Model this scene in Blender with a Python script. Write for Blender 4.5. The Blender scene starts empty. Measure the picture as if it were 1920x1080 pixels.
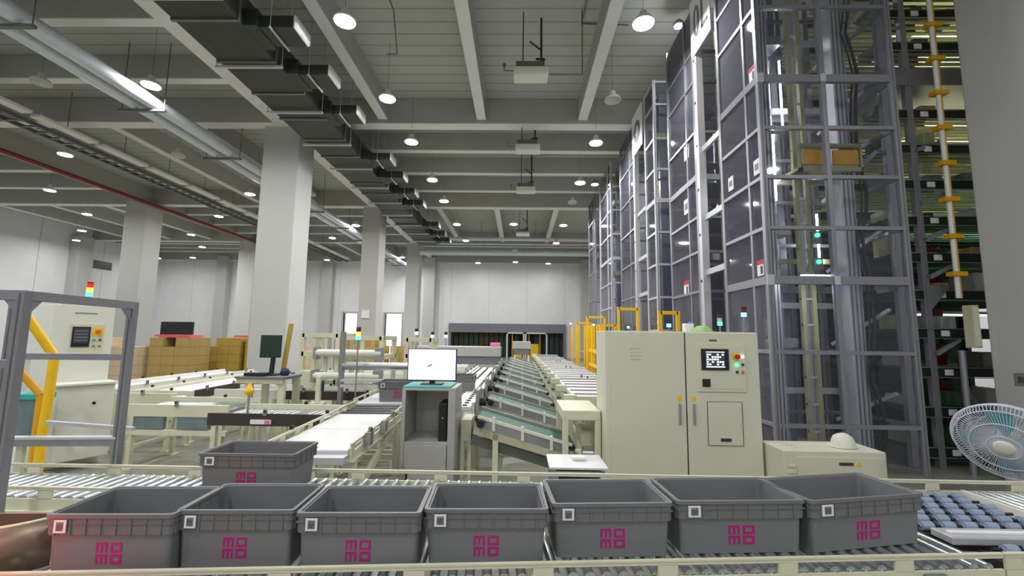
import bpy, math, random
from mathutils import Vector, Matrix
random.seed(7)
C = bpy.context.scene.collection
SC = bpy.context.scene
R = math.radians

# ------------------------------------------------------------------ camera, world, exposure
EYE = Vector((0, 0, 1.7)); FPX = 820.0
PITCH, YAW, ROLL = R(6.4), R(-1.0), R(0.75)
fw = Vector((math.sin(YAW)*math.cos(PITCH), math.cos(YAW)*math.cos(PITCH), math.sin(PITCH)))
_r0 = Vector((math.cos(YAW), -math.sin(YAW), 0)); _u0 = _r0.cross(fw)
rt = _r0*math.cos(ROLL) + _u0*math.sin(ROLL); up = -_r0*math.sin(ROLL) + _u0*math.cos(ROLL)
cd = bpy.data.cameras.new('camera'); cam = bpy.data.objects.new('camera', cd); C.objects.link(cam)
cd.sensor_width = 36; cd.lens = 36*FPX/1920; cd.clip_start = .05; cd.clip_end = 200
mw = Matrix.Identity(4)
for i in range(3): mw[i][0], mw[i][1], mw[i][2], mw[i][3] = rt[i], up[i], -fw[i], EYE[i]
cam.matrix_world = mw; SC.camera = cam
w = bpy.data.worlds.new('world'); SC.world = w; w.use_nodes = True
w.node_tree.nodes['Background'].inputs[0].default_value = (.9, .95, 1, 1)
w.node_tree.nodes['Background'].inputs[1].default_value = .35
SC.view_settings.view_transform = 'Standard'; SC.view_settings.look = 'None'
SC.view_settings.gamma = 1; SC.view_settings.use_curve_mapping = False
SC.view_settings.exposure = 0.0
SC.cycles.transparent_max_bounces = 24; SC.cycles.max_bounces = 8
LAMP_W = 135.0
ZR = 9.09

def ray(px, py): return fw + (px-960)/FPX*rt + (540-py)/FPX*up
def aty(px, py, Y): d = ray(px, py); return EYE + d*(Y/d.y)
def atz(px, py, z): d = ray(px, py); return EYE + d*((z-1.7)/d.z)
def atx(px, py, X): d = ray(px, py); return EYE + d*(X/d.x)

# ------------------------------------------------------------------ materials
def s2l(c): return tuple(((v/255+.055)/1.055)**2.4 if v/255 > .04045 else v/255/12.92 for v in c)
MATS = {}
def mat(name, rgb, rough=.5, metal=0.0, var=.06, scale=8.0, emit=None, estr=0, stretch=None, bump=0, coat=0):
    m = bpy.data.materials.new(name); m.use_nodes = True; nt = m.node_tree; b = nt.nodes['Principled BSDF']
    col = s2l(rgb)
    b.inputs['Roughness'].default_value = rough; b.inputs['Metallic'].default_value = metal
    if coat: b.inputs['Coat Weight'].default_value = coat
    if emit:
        b.inputs['Base Color'].default_value = (*col, 1)
        b.inputs['Emission Color'].default_value = (*s2l(emit), 1); b.inputs['Emission Strength'].default_value = estr
    else:
        tc = nt.nodes.new('ShaderNodeTexCoord'); n = nt.nodes.new('ShaderNodeTexNoise'); n.inputs['Scale'].default_value = scale
        n.inputs['Detail'].default_value = 4
        src = tc.outputs['Object']
        if stretch:
            mp = nt.nodes.new('ShaderNodeMapping'); mp.inputs['Scale'].default_value = stretch
            nt.links.new(src, mp.inputs[0]); src = mp.outputs[0]
        nt.links.new(src, n.inputs['Vector'])
        mx = nt.nodes.new('ShaderNodeMix'); mx.data_type = 'RGBA'
        mx.inputs[6].default_value = (*[max(0, v*(1-var*2)) for v in col], 1); mx.inputs[7].default_value = (*[min(1, v*(1+var*2)) for v in col], 1)
        nt.links.new(n.outputs[0], mx.inputs[0]); nt.links.new(mx.outputs[2], b.inputs['Base Color'])
        if bump:
            bp = nt.nodes.new('ShaderNodeBump'); bp.inputs['Strength'].default_value = bump; bp.inputs['Distance'].default_value = .01
            nt.links.new(n.outputs[0], bp.inputs['Height']); nt.links.new(bp.outputs[0], b.inputs['Normal'])
    MATS[name] = m; return m
def lines_mat(name, rgb, dark, period, width, axis, rough=.6, axis2=None, period2=1, metal=0):
    """painted sheet with straight joints across one axis (and optionally a second)"""
    m = bpy.data.materials.new(name); m.use_nodes = True; nt = m.node_tree; b = nt.nodes['Principled BSDF']
    b.inputs['Roughness'].default_value = rough; b.inputs['Metallic'].default_value = metal
    tc = nt.nodes.new('ShaderNodeTexCoord'); sp = nt.nodes.new('ShaderNodeSeparateXYZ'); nt.links.new(tc.outputs['Object'], sp.inputs[0])
    def joint(ax, per, wd):
        a = nt.nodes.new('ShaderNodeMath'); a.operation = 'DIVIDE'; a.inputs[1].default_value = per; nt.links.new(sp.outputs[ax], a.inputs[0])
        f = nt.nodes.new('ShaderNodeMath'); f.operation = 'FRACT'; nt.links.new(a.outputs[0], f.inputs[0])
        g = nt.nodes.new('ShaderNodeMath'); g.operation = 'LESS_THAN'; g.inputs[1].default_value = wd/per; nt.links.new(f.outputs[0], g.inputs[0])
        return g.outputs[0]
    out = joint(axis, period, width)
    if axis2 is not None:
        o2 = joint(axis2, period2, width); k = nt.nodes.new('ShaderNodeMath'); k.operation = 'MAXIMUM'
        nt.links.new(out, k.inputs[0]); nt.links.new(o2, k.inputs[1]); out = k.outputs[0]
    n = nt.nodes.new('ShaderNodeTexNoise'); n.inputs['Scale'].default_value = 1.3; n.inputs['Detail'].default_value = 5; nt.links.new(tc.outputs['Object'], n.inputs['Vector'])
    c0 = nt.nodes.new('ShaderNodeMix'); c0.data_type = 'RGBA'; cl = s2l(rgb)
    c0.inputs[6].default_value = (*[v*.93 for v in cl], 1); c0.inputs[7].default_value = (*[min(1, v*1.07) for v in cl], 1)
    nt.links.new(n.outputs[0], c0.inputs[0])
    mx = nt.nodes.new('ShaderNodeMix'); mx.data_type = 'RGBA'; nt.links.new(out, mx.inputs[0])
    nt.links.new(c0.outputs[2], mx.inputs[6]); mx.inputs[7].default_value = (*s2l(dark), 1)
    nt.links.new(mx.outputs[2], b.inputs['Base Color']); MATS[name] = m; return m
def clear_mat(name, tint, haze=.1, hazecol=(190, 190, 215), ior=1.45):
    m = bpy.data.materials.new(name); m.use_nodes = True; nt = m.node_tree; nt.nodes.clear()
    o = nt.nodes.new('ShaderNodeOutputMaterial'); t = nt.nodes.new('ShaderNodeBsdfTransparent'); t.inputs[0].default_value = (*s2l(tint), 1)
    g = nt.nodes.new('ShaderNodeBsdfGlossy'); g.inputs['Roughness'].default_value = .04
    d = nt.nodes.new('ShaderNodeBsdfDiffuse'); d.inputs[0].default_value = (*s2l(hazecol), 1)
    fr = nt.nodes.new('ShaderNodeFresnel'); fr.inputs[0].default_value = ior
    m1 = nt.nodes.new('ShaderNodeMixShader'); m1.inputs[0].default_value = haze
    m2 = nt.nodes.new('ShaderNodeMixShader')
    nt.links.new(t.outputs[0], m1.inputs[1]); nt.links.new(d.outputs[0], m1.inputs[2])
    nt.links.new(fr.outputs[0], m2.inputs[0]); nt.links.new(m1.outputs[0], m2.inputs[1]); nt.links.new(g.outputs[0], m2.inputs[2])
    nt.links.new(m2.outputs[0], o.inputs[0]); MATS[name] = m; return m
mat('cream', (214, 214, 190), .45, 0, .03); mat('cream_dark', (188, 188, 160), .5, 0, .04)
mat('cabinet', (212, 212, 194), .5, 0, .02, 3); mat('pale', (225, 226, 216), .5, 0, .03)
mat('tote', (118, 120, 124), .5, 0, .05, 5); mat('tote_rim', (112, 114, 117), .5, 0, .05, 5)
mat('magenta', (176, 20, 118), .5, 0, .03); mat('white_label', (235, 235, 238), .5, 0, .02); mat('ink', (60, 60, 66), .6, 0, .05)
mat('roller', (196, 202, 206), .28, .85, .08, 40); mat('steel', (176, 178, 184), .35, .8, .06, 20)
mat('alu', (150, 151, 160), .4, .55, .05, 30, stretch=(1, 1, .1)); mat('alu_light', (205, 207, 214), .4, .4, .04, 20)
mat('galv', (120, 124, 120), .45, .6, .12, 6); mat('duct', (70, 74, 66), .5, .5, .12, 5)
mat('pipe_wrap', (212, 219, 226), .32, .15, .07, 6); mat('red_pipe', (132, 42, 36), .5, 0, .05)
mat('black', (26, 28, 28), .5, 0, .1); mat('rubber', (34, 36, 40), .7, 0, .1); mat('band', (62, 50, 46), .5, 0, .12, 6)
mat('yellow', (246, 196, 22), .45, 0, .05); mat('mustard', (224, 166, 10), .5, 0, .08)
mat('belt_green', (58, 104, 82), .55, 0, .08, 12); mat('rack_dark', (20, 38, 28), .5, .1, .15, 6); mat('rack_green', (36, 84, 52), .6, 0, .2, 4)
mat('deck', (176, 178, 136), .55, .1, .12, 5); mat('rack_red', (110, 24, 28), .5, 0, .1)
mat('col_paint', (190, 190, 189), .65, 0, .03, 1.2); mat('wall_paint', (232, 232, 236), .7, 0, .02, .8)
mat('beam', (228, 228, 224), .7, 0, .04, 1.5); mat('beam_web_shaded', (172, 173, 167), .7, 0, .05, 1.5)
lines_mat('ceiling', (176, 179, 174), (146, 149, 145), .42, .05, 1, .75)
lines_mat('wall_panel', (232, 232, 236), (200, 200, 205), 3.2, .03, 0, .6)
lines_mat('wall_panel_y', (228, 228, 232), (180, 180, 186), 4.4, .05, 1, .6)
mat('floor', (142, 144, 132), .3, 0, .06, 1.0, bump=.02); mat('shutter', (120, 121, 130), .5, .2, .04)
mat('board', (178, 178, 176), .45, .2, .04); mat('motor_blue', (112, 132, 138), .5, .1, .15, 6)
mat('teal', (60, 170, 165), .5); mat('teal_clear', (96, 168, 186), .3); mat('fan_white', (205, 210, 222), .35, 0, .04)
mat('pallet_blue', (20, 104, 178), .5, 0, .08); mat('pink', (226, 120, 170), .6); mat('orange', (224, 104, 30), .4)
mat('red', (190, 30, 30), .4); mat('green_cap', (150, 196, 120), .5); mat('cream_belt', (218, 218, 221), .4, 0, .02)
mat('strip_green', (22, 52, 42), .5, 0, .2); mat('brown_dark', (70, 50, 26), .6, 0, .2); mat('wheel_dark', (30, 38, 44), .45, 0, .2)
mat('warm_steel', (140, 100, 88), .4, .4, .1, 6); mat('tan_steel', (128, 116, 100), .35, .5, .12, 5); mat('wheel_light', (150, 166, 192), .35, .1, .08); mat('navy', (30, 36, 80), .5)
mat('tube', (255, 255, 255), .3, emit=(250, 250, 255), estr=.8)  # glow of the fill tubes added in the front tower and the rack
mat('lens', (255, 255, 255), .4, emit=(255, 252, 248), estr=14); mat('lens_off', (190, 190, 185), .4)
mat('screen_white', (255, 255, 255), .3, emit=(250, 244, 255), estr=1.15); mat('screen_dark', (36, 40, 50), .3, emit=(120, 130, 150), estr=.12)
mat('screen_line', (255, 255, 255), .3, emit=(235, 240, 255), estr=.9)
mat('led_red', (150, 14, 14), .3, emit=(255, 30, 20), estr=1.2); mat('led_red_off', (110, 16, 30), .3); mat('led_green', (30, 220, 120), .3, emit=(60, 255, 160), estr=5)
mat('led_amber', (255, 190, 40), .3, emit=(255, 200, 60), estr=2.2); mat('led_blue', (80, 120, 255), .3, emit=(90, 130, 255), estr=6)
mat('led_white', (255, 255, 255), .3, emit=(225, 235, 255), estr=4); mat('daylight', (255, 255, 255), .5, emit=(248, 250, 255), estr=1.25)
for i, c in enumerate([(184, 156, 72), (200, 172, 120), (176, 150, 92), (206, 184, 150)]): mat('carton_%d' % i, c, .8, 0, .06, 5)
mat('tape', (214, 196, 150), .4); mat('pink_wrap', (206, 60, 80), .5)
clear_mat('acrylic', (238, 238, 246), .17, ior=1.3); clear_mat('acrylic_clean', (246, 247, 250), .03, ior=1.25); clear_mat('mesh_wire', (225, 230, 235), .22, (200, 205, 215))

# ------------------------------------------------------------------ mesh builder
OFF = {}
class MB:
    def __init__(s): s.v = []; s.f = []; s.m = []; s.s = []
    def add(s, vs, fs, m=0, smooth=False):
        n = len(s.v); s.v += [Vector(v) for v in vs]
        for f in fs: s.f.append([i+n for i in f]); s.m.append(m); s.s.append(smooth)
        return s
    def box(s, x0, x1, y0, y1, z0, z1, m=0):
        x0, x1 = min(x0, x1), max(x0, x1); y0, y1 = min(y0, y1), max(y0, y1); z0, z1 = min(z0, z1), max(z0, z1)
        vs = [(x, y, z) for z in (z0, z1) for x, y in ((x0, y0), (x1, y0), (x1, y1), (x0, y1))]
        return s.add(vs, [(3, 2, 1, 0), (4, 5, 6, 7), (0, 1, 5, 4), (1, 2, 6, 5), (2, 3, 7, 6), (3, 0, 4, 7)], m)
    def bar(s, a, b, wd, h, m=0, upv=(0, 0, 1)):
        a, b = Vector(a), Vector(b); d = (b-a).normalized(); u = Vector(upv)
        if abs(d.dot(u)) > .98: u = Vector((0, 1, 0))
        x = d.cross(u).normalized()*wd/2; y = x.cross(d).normalized()*h/2
        vs = [p+q for p in (a, b) for q in (-x-y, x-y, x+y, -x+y)]
        return s.add(vs, [(3, 2, 1, 0), (4, 5, 6, 7), (0, 1, 5, 4), (1, 2, 6, 5), (2, 3, 7, 6), (3, 0, 4, 7)], m)
    def cyl(s, a, b, r, n=16, r2=None, m=0, caps=True):
        a, b = Vector(a), Vector(b); r2 = r if r2 is None else r2; d = (b-a).normalized()
        u = Vector((0, 0, 1)) if abs(d.z) < .9 else Vector((1, 0, 0)); x = d.cross(u).normalized(); y = d.cross(x)
        vs = [p+(x*math.cos(2*math.pi*k/n)+y*math.sin(2*math.pi*k/n))*q for p, q in ((a, r), (b, r2)) for k in range(n)]
        s.add(vs, [(k, (k+1) % n, n+(k+1) % n, n+k) for k in range(n)], m, True)
        if caps: s.add(vs, [tuple(range(n-1, -1, -1)), tuple(range(n, 2*n))], m)
        return s
    def loft(s, loops, m=0, cap0=True, cap1=True, smooth=False):
        n = len(loops[0]); vs = [v for l in loops for v in l]; fs = []
        for j in range(len(loops)-1):
            for k in range(n): fs.append((j*n+k, j*n+(k+1) % n, (j+1)*n+(k+1) % n, (j+1)*n+k))
        s.add(vs, fs, m, smooth)
        if cap0: s.add(loops[0], [tuple(range(n-1, -1, -1))], m)
        if cap1: s.add(loops[-1], [tuple(range(n))], m)
        return s
    def lathe(s, prof, c=(0, 0, 0), n=24, m=0, axis=None, smooth=True):
        c = Vector(c); q = Vector((0, 0, 1)).rotation_difference(Vector(axis)) if axis else None; loops = []
        for r, z in prof:
            l = [Vector((r*math.cos(2*math.pi*k/n), r*math.sin(2*math.pi*k/n), z)) for k in range(n)]
            if q: [v.rotate(q) for v in l]
            loops.append([v+c for v in l])
        return s.loft(loops, m, True, True, smooth)
    def tube(s, pts, r, n=10, m=0):
        for a, b in zip(pts, pts[1:]): s.cyl(a, b, r, n, m=m)
        return s
    def prism(s, poly, y0, y1, m=0):
        n = len(poly); vs = [(x, y0, z) for x, z in poly]+[(x, y1, z) for x, z in poly]
        return s.add(vs, [tuple(range(n)), tuple(range(2*n-1, n-1, -1))]+[(k, n+k, n+(k+1) % n, (k+1) % n) for k in range(n)], m)
    def build(s, name, mats, parent=None, bevel=0, label=None, origin=None):
        me = bpy.data.meshes.new(name); off = Vector((0, 0, 0)); r = parent
        while r is not None and r.parent is not None: r = r.parent
        o = bpy.data.objects.new(name, me)
        if parent is not None: off = OFF.get(r.name, off); o.parent = parent
        else:
            if origin is None:
                xs = [v.x for v in s.v]; ys = [v.y for v in s.v]; zs = [v.z for v in s.v]
                origin = ((min(xs)+max(xs))/2, (min(ys)+max(ys))/2, min(zs))
            off = Vector(origin); o.location = off
        me.from_pydata([v-off for v in s.v], [], s.f)
        for mm in (mats if isinstance(mats, (list, tuple)) else [mats]): me.materials.append(MATS[mm])
        for p, mi, sm in zip(me.polygons, s.m, s.s): p.material_index = mi; p.use_smooth = sm
        me.update(); C.objects.link(o)
        if bevel:
            b = o.modifiers.new('bevel', 'BEVEL'); b.width = bevel; b.segments = 2; b.limit_method = 'ANGLE'; b.angle_limit = R(40)
        if label: o['label'] = label
        return o
def tag(o, label, cat, group=None, kind=None):
    if label: o['label'] = label
    if cat: o['category'] = cat
    if group: o['group'] = group
    if kind: o['kind'] = kind
    return o
def thing(name, label, cat, loc=(0, 0, 0), rz=0, group=None, world=True):
    o = bpy.data.objects.new(name, None); C.objects.link(o); o.location = loc; o.rotation_euler = (0, 0, rz); o.empty_display_size = .1
    if world: OFF[o.name] = Vector(loc)
    return tag(o, label, cat, group)
def struct(name, b, mats, parent=None, bevel=0, **k):
    o = b.build(name, mats, parent, bevel, **k)
    if parent is None: o['kind'] = 'structure'
    return o
def kids(o): return [c for c in KID.get(o.name, [])] if False else list(o.children)
def dup(root, loc, rz=None, label=None, group=None):
    def cp(o, par):
        c = o.copy(); C.objects.link(c); c.parent = par
        for ch in list(o.children): cp(ch, c)
        return c
    r = cp(root, None); r.location = loc
    if rz is not None: r.rotation_euler = (0, 0, rz)
    if label: r['label'] = label
    if group: r['group'] = group
    return r
def part_copies(o, locs):
    for l in locs:
        c = o.copy(); C.objects.link(c); c.parent = o.parent; c.location = l
        for ch in list(o.children):
            d = ch.copy(); C.objects.link(d); d.parent = c
ORD = ['first', 'second', 'third', 'fourth', 'fifth', 'sixth', 'seventh', 'eighth', 'ninth', 'tenth', 'eleventh', 'twelfth', 'thirteenth', 'fourteenth']
def rrect(hx, hy, z, r=.02, n=4, cx=0, cy=0):
    out = []
    for sx, sy, a0 in ((1, 1, 0), (-1, 1, 90), (-1, -1, 180), (1, -1, 270)):
        for k in range(n+1):
            a = R(a0+90*k/n); out.append((cx+sx*(hx-r)+r*math.cos(a), cy+sy*(hy-r)+r*math.sin(a), z))
    return out

# ------------------------------------------------------------------ the hall
XL, XR, YB, YF, ZC = -31.0, 13.0, -9.0, 37.0, 9.1
struct('floor', MB().box(XL, XR, YB, YF+2, -.2, 0), 'floor')
struct('ceiling', MB().box(XL, XR, YB, YF+2, ZC, ZC+.2), 'ceiling')
struct('wall_left', MB().box(XL-.2, XL, YB, YF, 0, ZC), 'wall_panel_y')
struct('wall_right', MB().box(XR, XR+.2, YB, YF, 0, ZC), 'wall_panel_y')
struct('wall_back', MB().box(XL, XR, YB-.2, YB, 0, ZC), 'wall_panel')
# far wall with the openings left out: loading gate and three lit doorways
GX0, GX1 = -5.8, 3.8
doors = [(-14.95, -13.75), (-12.75, -11.8), (-11.4, -9.95)]
DH = 3.55
fb = MB(); cuts = [(a, b, DH) for a, b in doors]+[(GX0, GX1, 2.75)]; x = XL
for a, b, h in cuts:
    fb.box(x, a, YF, YF+.25, 0, ZC); fb.box(a, b, YF, YF+.25, h, ZC); x = b
fb.box(x, XR, YF, YF+.25, 0, ZC)
struct('wall_far', fb, 'wall_panel')
for i, (a, b) in enumerate(doors):
    d = MB(); d.box(a-.12, a, YF-.08, YF+.25, 0, DH+.12); d.box(b, b+.12, YF-.08, YF+.25, 0, DH+.12); d.box(a, b, YF-.08, YF+.25, DH, DH+.12)
    fr = struct('door_%d' % (i+1), d, 'board'); 
    g = MB().box(a, b, YF+.5, YF+.55, 0, DH).build('daylight_opening', 'daylight'); g['kind'] = 'structure'
    g.name = 'window_%d' % (i+1)
# gate
g = MB(); g.box(GX0-.1, GX1+.1, YF-.35, YF, 2.05, 2.8); g.box(GX0-.1, GX0+.1, YF-.3, YF+1.6, 0, 2.05); g.box(GX1-.1, GX1+.1, YF-.3, YF+1.6, 0, 2.05)
gate = struct('door_4', g, 'shutter', bevel=.01)
MB().box(GX0, GX1, YF+1.5, YF+1.6, 0, 2.9).build('dark_back', 'black', None)['kind'] = 'structure'
bpy.data.objects['dark_back'].name = 'wall_recess'
random.seed(3)
for k in range(22):
    x = GX0+.25+k*.43
    if -1.0 < x < 2.6 and k % 2: continue
    o = MB().box(x, x+.36, YF+.55+.1*(k % 2), YF+.58+.1*(k % 2), .02, 2.1).build('strip_curtain', ['strip_green', 'brown_dark'][(k in (0, 5, 6, 7, 8))*1])
    tag(o, '%s hanging strip, %s from the left in the far loading gate' % (['dark green', 'brown'][(k in (0, 5, 6, 7, 8))*1], (ORD+['%dth' % q for q in range(15, 30)])[k]), 'curtain', 'strips hanging in the far loading gate')
for nm, xs in (('left', (-1.05, .45)), ('right', (.5, 2.35))):
    f = MB(); a, b = xs
    f.box(a, a+.12, YF-.5, YF-.4, 0, 2.1); f.box(b-.12, b, YF-.5, YF-.4, 0, 2.1); f.box(a, b, YF-.5, YF-.4, 1.98, 2.1)
    tag(f.build('gate_frame', 'alu_light'), 'pale metal door frame, %s one of the pair at the far gate' % nm, 'door frame', 'door frames at the far gate')
for k, x in enumerate((-.1, 1.3)):
    t = thing('yellow_barrier', 'yellow barrier box standing in the %s frame of the far gate' % ('left', 'right')[k], 'barrier', (x, YF+.1, 0), group='barriers in the far gate')
    MB().box(x-.35, x+.35, YF, YF+.3, .0, 1.15).build('barrier_body', 'yellow', t, .02)
    MB().box(x-.5, x-.42, YF, YF+.1, 0, 2.0).box(x+.42, x+.5, YF, YF+.1, 0, 2.0).build('barrier_post', 'mustard', t)

# pillars
def pillar(cx, cy, wx=1.12, wy=1.0, top=8.3, extra=None, nm='pillar'):
    b = MB(); b.box(cx-wx/2, cx+wx/2, cy-wy/2, cy+wy/2, 0, top)
    o = struct(nm, b, 'col_paint', bevel=.03); return o
GY = [-4.6, 4.3, 13.15, 21.95, 30.8]
for i, Y in enumerate((13.65, 22.4, 31.2)): pillar(-7.6-(.06 if i else 0), Y, 1.15 if i == 0 else .92)
for Y in (4.8, 13.3, 21.6, 30.6): pillar(-19.3, Y)
for Y in (13.6, 22.4, 31.2): pillar(6.4, Y, 1.1)
pillar(6.05+.6, 5.35, 1.2, .85)
for X in (-25.3, -19.3, -16.3, -7.6, 5.6): pillar(X, YF-.35, .95, .7)
for Y in (4.8, 13.3, 21.6, 29.6): pillar(XL+.35, Y, .7, 1.0)
# girders and secondary beams in a chequered layout
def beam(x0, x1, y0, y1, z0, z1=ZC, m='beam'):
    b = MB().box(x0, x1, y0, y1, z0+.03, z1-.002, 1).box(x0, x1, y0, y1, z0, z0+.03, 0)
    return struct('ceiling_beam', b, [m, 'beam_web_shaded'])  # soffit coloured lighter and webs darker, standing for floor light and shade
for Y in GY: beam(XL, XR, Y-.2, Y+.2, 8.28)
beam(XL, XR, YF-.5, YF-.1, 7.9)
GXs = [XL, -19.3, -7.6, 6.3, XR]
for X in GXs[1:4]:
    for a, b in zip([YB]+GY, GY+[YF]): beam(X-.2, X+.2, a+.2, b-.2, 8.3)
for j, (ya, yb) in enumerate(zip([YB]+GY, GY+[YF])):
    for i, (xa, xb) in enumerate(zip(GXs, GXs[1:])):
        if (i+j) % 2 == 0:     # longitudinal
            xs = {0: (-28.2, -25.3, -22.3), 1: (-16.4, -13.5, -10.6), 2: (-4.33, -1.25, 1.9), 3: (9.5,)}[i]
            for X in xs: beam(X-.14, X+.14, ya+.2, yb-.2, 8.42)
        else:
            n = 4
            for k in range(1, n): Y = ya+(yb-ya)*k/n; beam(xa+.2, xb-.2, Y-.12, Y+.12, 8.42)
# far cross pipes under the ceiling
for Y, z, r_, nm in ((27.6, 7.95, .12, 'upper'), (30.2, 7.55, .2, 'lower')):
    t = thing('cross_pipe', 'grey wrapped pipe crossing under the far ceiling, %s of the two' % nm, 'pipe', (-1, Y, z), group='cross pipes near the far wall')
    MB().cyl((-7, Y, z), (4.8, Y, z), r_, 12).build('pipe_run', 'pipe_wrap', t)
    for X in (-6, -2.5, 1, 4.4): MB().cyl((X, Y, z), (X, Y, ZR), .012, 6).build('rod', 'galv', t)
# ------------------------------------------------------------------ ceiling lamps
def lamp_proto(on=True, watt=None):
    t = thing('high_bay_lamp', 'x', 'lamp', (0, 0, 0), world=False, group='round lamps hanging under the ceiling')
    MB().cyl((0, 0, .22), (0, 0, 1.46), .004, 6).build('stem', 'galv', t)
    MB().lathe([(.05, .22), (.07, .2), (.08, .1), (.16, .06), (.2, .0), (.205, -.03), (.19, -.03), (.15, .02), (.02, .03)], n=24).build('lamp_shade', 'beam', t)
    MB().lathe([(.02, -.01), (.2, -.02), (.19, -.05), (.02, -.06)], n=24).build('lens', 'lens' if on else 'lens_off', t)
    if on:
        ld = bpy.data.lights.new('lamp_light', 'AREA'); ld.shape = 'DISK'; ld.size = .36; ld.energy = watt or LAMP_W; ld.color = (1, .99, .965)
        lo = bpy.data.objects.new('lamp_light', ld); C.objects.link(lo); lo.parent = t; lo.location = (0, 0, -.06)
    return t
LON = lamp_proto(); LOFF = lamp_proto(False); LDIM = lamp_proto(True, LAMP_W*.3)
rows = [
 (2.27, (-6.5, -1, 7.65, 10.35, 12.75, 16.2, 18.7, 22.6, 27.0, 34.7), {10.35, 18.7}, 'beside the lift towers'),
 (-3.36, (-6.5, -1, 2.3, 7.6, 10.3, 12.75, 16.0, 18.6, 22.6, 26.5, 34.7), set(), 'right of the air duct'),
 (-.35, (22.45, 29.6, 34.1), {29.6}, 'over the middle aisle'),
 (-8.9, (3.4, 9.75, 17.85, 23.0, 32.5, 34.6), {17.85}, 'left of the air duct'),
 (-11.5, (-3, 3.4, 9.66, 13.9, 17.85, 26.1, 34.0), {9.66, 13.9}, 'left of the twin pipes'),
 (-15.3, (-3, 3.3, 13.85, 21.4, 29.55, 34.0), set(), 'by the cable ladder'),
 (-19.85, (9.5, 17.55, 25.55), {9.5}, 'by the red pipe'),
 (-21.9, (3, 21.2, 25.15, 29.3, 34.1), set(), 'left of the red pipe'),
 (-25.8, (9, 16.6, 24.8, 33.6), set(), 'nearest the left wall'),
 (-28.9, (12, 20, 27.5, 34), set(), 'against the left wall'),
 (8.7, (-3, 10.6, 12.6, 15, 18.5, 23.5, 28), set(), 'over the storage rack')]
first = {}
for X, ys, off, desc in rows:
    for k, Y in enumerate(ys):
        on = Y not in off; src = (LDIM if (Y > 33 or X < -28) else LON) if on else LOFF
        lab = '%s round ceiling lamp, %s back in the row %s' % ('lit' if on else 'unlit', ORD[k], desc)
        if src.name not in first: first[src.name] = 1; src.location = (X, Y, 7.62); src['label'] = lab
        else: dup(src, (X, Y, 7.62), None, lab)
# ------------------------------------------------------------------ air duct with side outlets
DX0, DX1, DZ0, DZ1 = -6.4, -5.2, 7.4, 8.0
t = thing('air_duct', 'long grey sheet-metal air duct hung along the left of the middle bay', 'air duct', ((DX0+DX1)/2, 2, DZ0))
MB().box(DX0, DX1, 2, 26.9, DZ0, DZ1).build('duct_body', 'duct', t, .01)
b0 = MB().box(DX0-.03, DX1+.03, 2.4, 2.46, DZ0-.03, DZ1+.03).build('flange', 'galv', t)
part_copies(b0, [(0, k*1.22, 0) for k in range(1, 20)])
h0 = MB().box(DX0-.12, DX1+.12, 2.9, 2.95, DZ0-.09, DZ0-.04).cyl((DX0-.1, 2.92, DZ0-.08), (DX0-.1, 2.92, ZR), .008, 6).cyl((DX1+.1, 2.92, DZ0-.08), (DX1+.1, 2.92, ZR), .008, 6).build('hanger', 'alu_light', t)
part_copies(h0, [(0, k*1.9, 0) for k in range(1, 13)])
OY = [5.0]+[atx(px, py, -4.25).y for px, py in ((568, 75), (628, 168), (678, 237), (738, 315), (761, 350), (782, 378), (797, 399))]+[22.6, 24.6, 26.3]
for Y in OY:
    o = MB().box(DX1, -4.3, Y-.28, Y+.28, 7.42, 7.66).box(DX1, DX1+.25, Y-.36, Y+.36, 7.4, 7.74).build('outlet', 'black' if False else 'duct', t, .008)
    g = MB().box(-4.3, -4.27, Y-.28, Y+.28, 7.42, 7.66)
    for q in range(6): g.box(-4.27, -4.245, Y-.27, Y+.27, 7.435+q*.038, 7.45+q*.038)
    g.build('grille', 'white_label', o)
    MB().box(-4.72, -4.69, Y-.36, Y+.36, 7.37, 7.4).cyl((-4.7, Y-.34, 7.37), (-4.7, Y-.34, ZR), .006, 6).cyl((-4.7, Y+.34, 7.37), (-4.7, Y+.34, ZR), .006, 6).build('outlet_hanger', 'alu_light', o)
# twin silver pipes
for k, (X, z, r_) in enumerate(((-9.3, 7.46, .17), (-9.76, 7.41, .13))):
    b = MB().cyl((X, -2, z), (X, 36.9, z), r_, 20)
    tag(b.build('insulated_pipe', 'pipe_wrap'), 'long silver insulated pipe under the left ceiling, %s of the twin pipes' % ('right', 'left')[k], 'pipe', 'twin silver pipes')
for k in range(12):
    Y = 1.3+k*3.0
    t = thing('pipe_hanger', '%s hanger bracket from the camera under the twin silver pipes' % ORD[k], 'bracket', (-9.5, Y, 7.2), group='hangers of the twin pipes')
    MB().box(-10.15, -8.95, Y-.04, Y+.04, 7.22, 7.28).build('crossbar', 'galv', t)
    MB().cyl((-10.08, Y, 7.22), (-10.08, Y, ZR), .012, 6).build('rod', 'galv', t); MB().cyl((-9.0, Y, 7.22), (-9.0, Y, ZR), .012, 6).build('rod', 'galv', t)
tag(MB().cyl((-18.6, -2, 8.1), (-18.6, 36.9, 8.1), .09, 14).build('sprinkler_pipe', 'red_pipe'), 'dark red sprinkler main running under the left ceiling', 'pipe')
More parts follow.
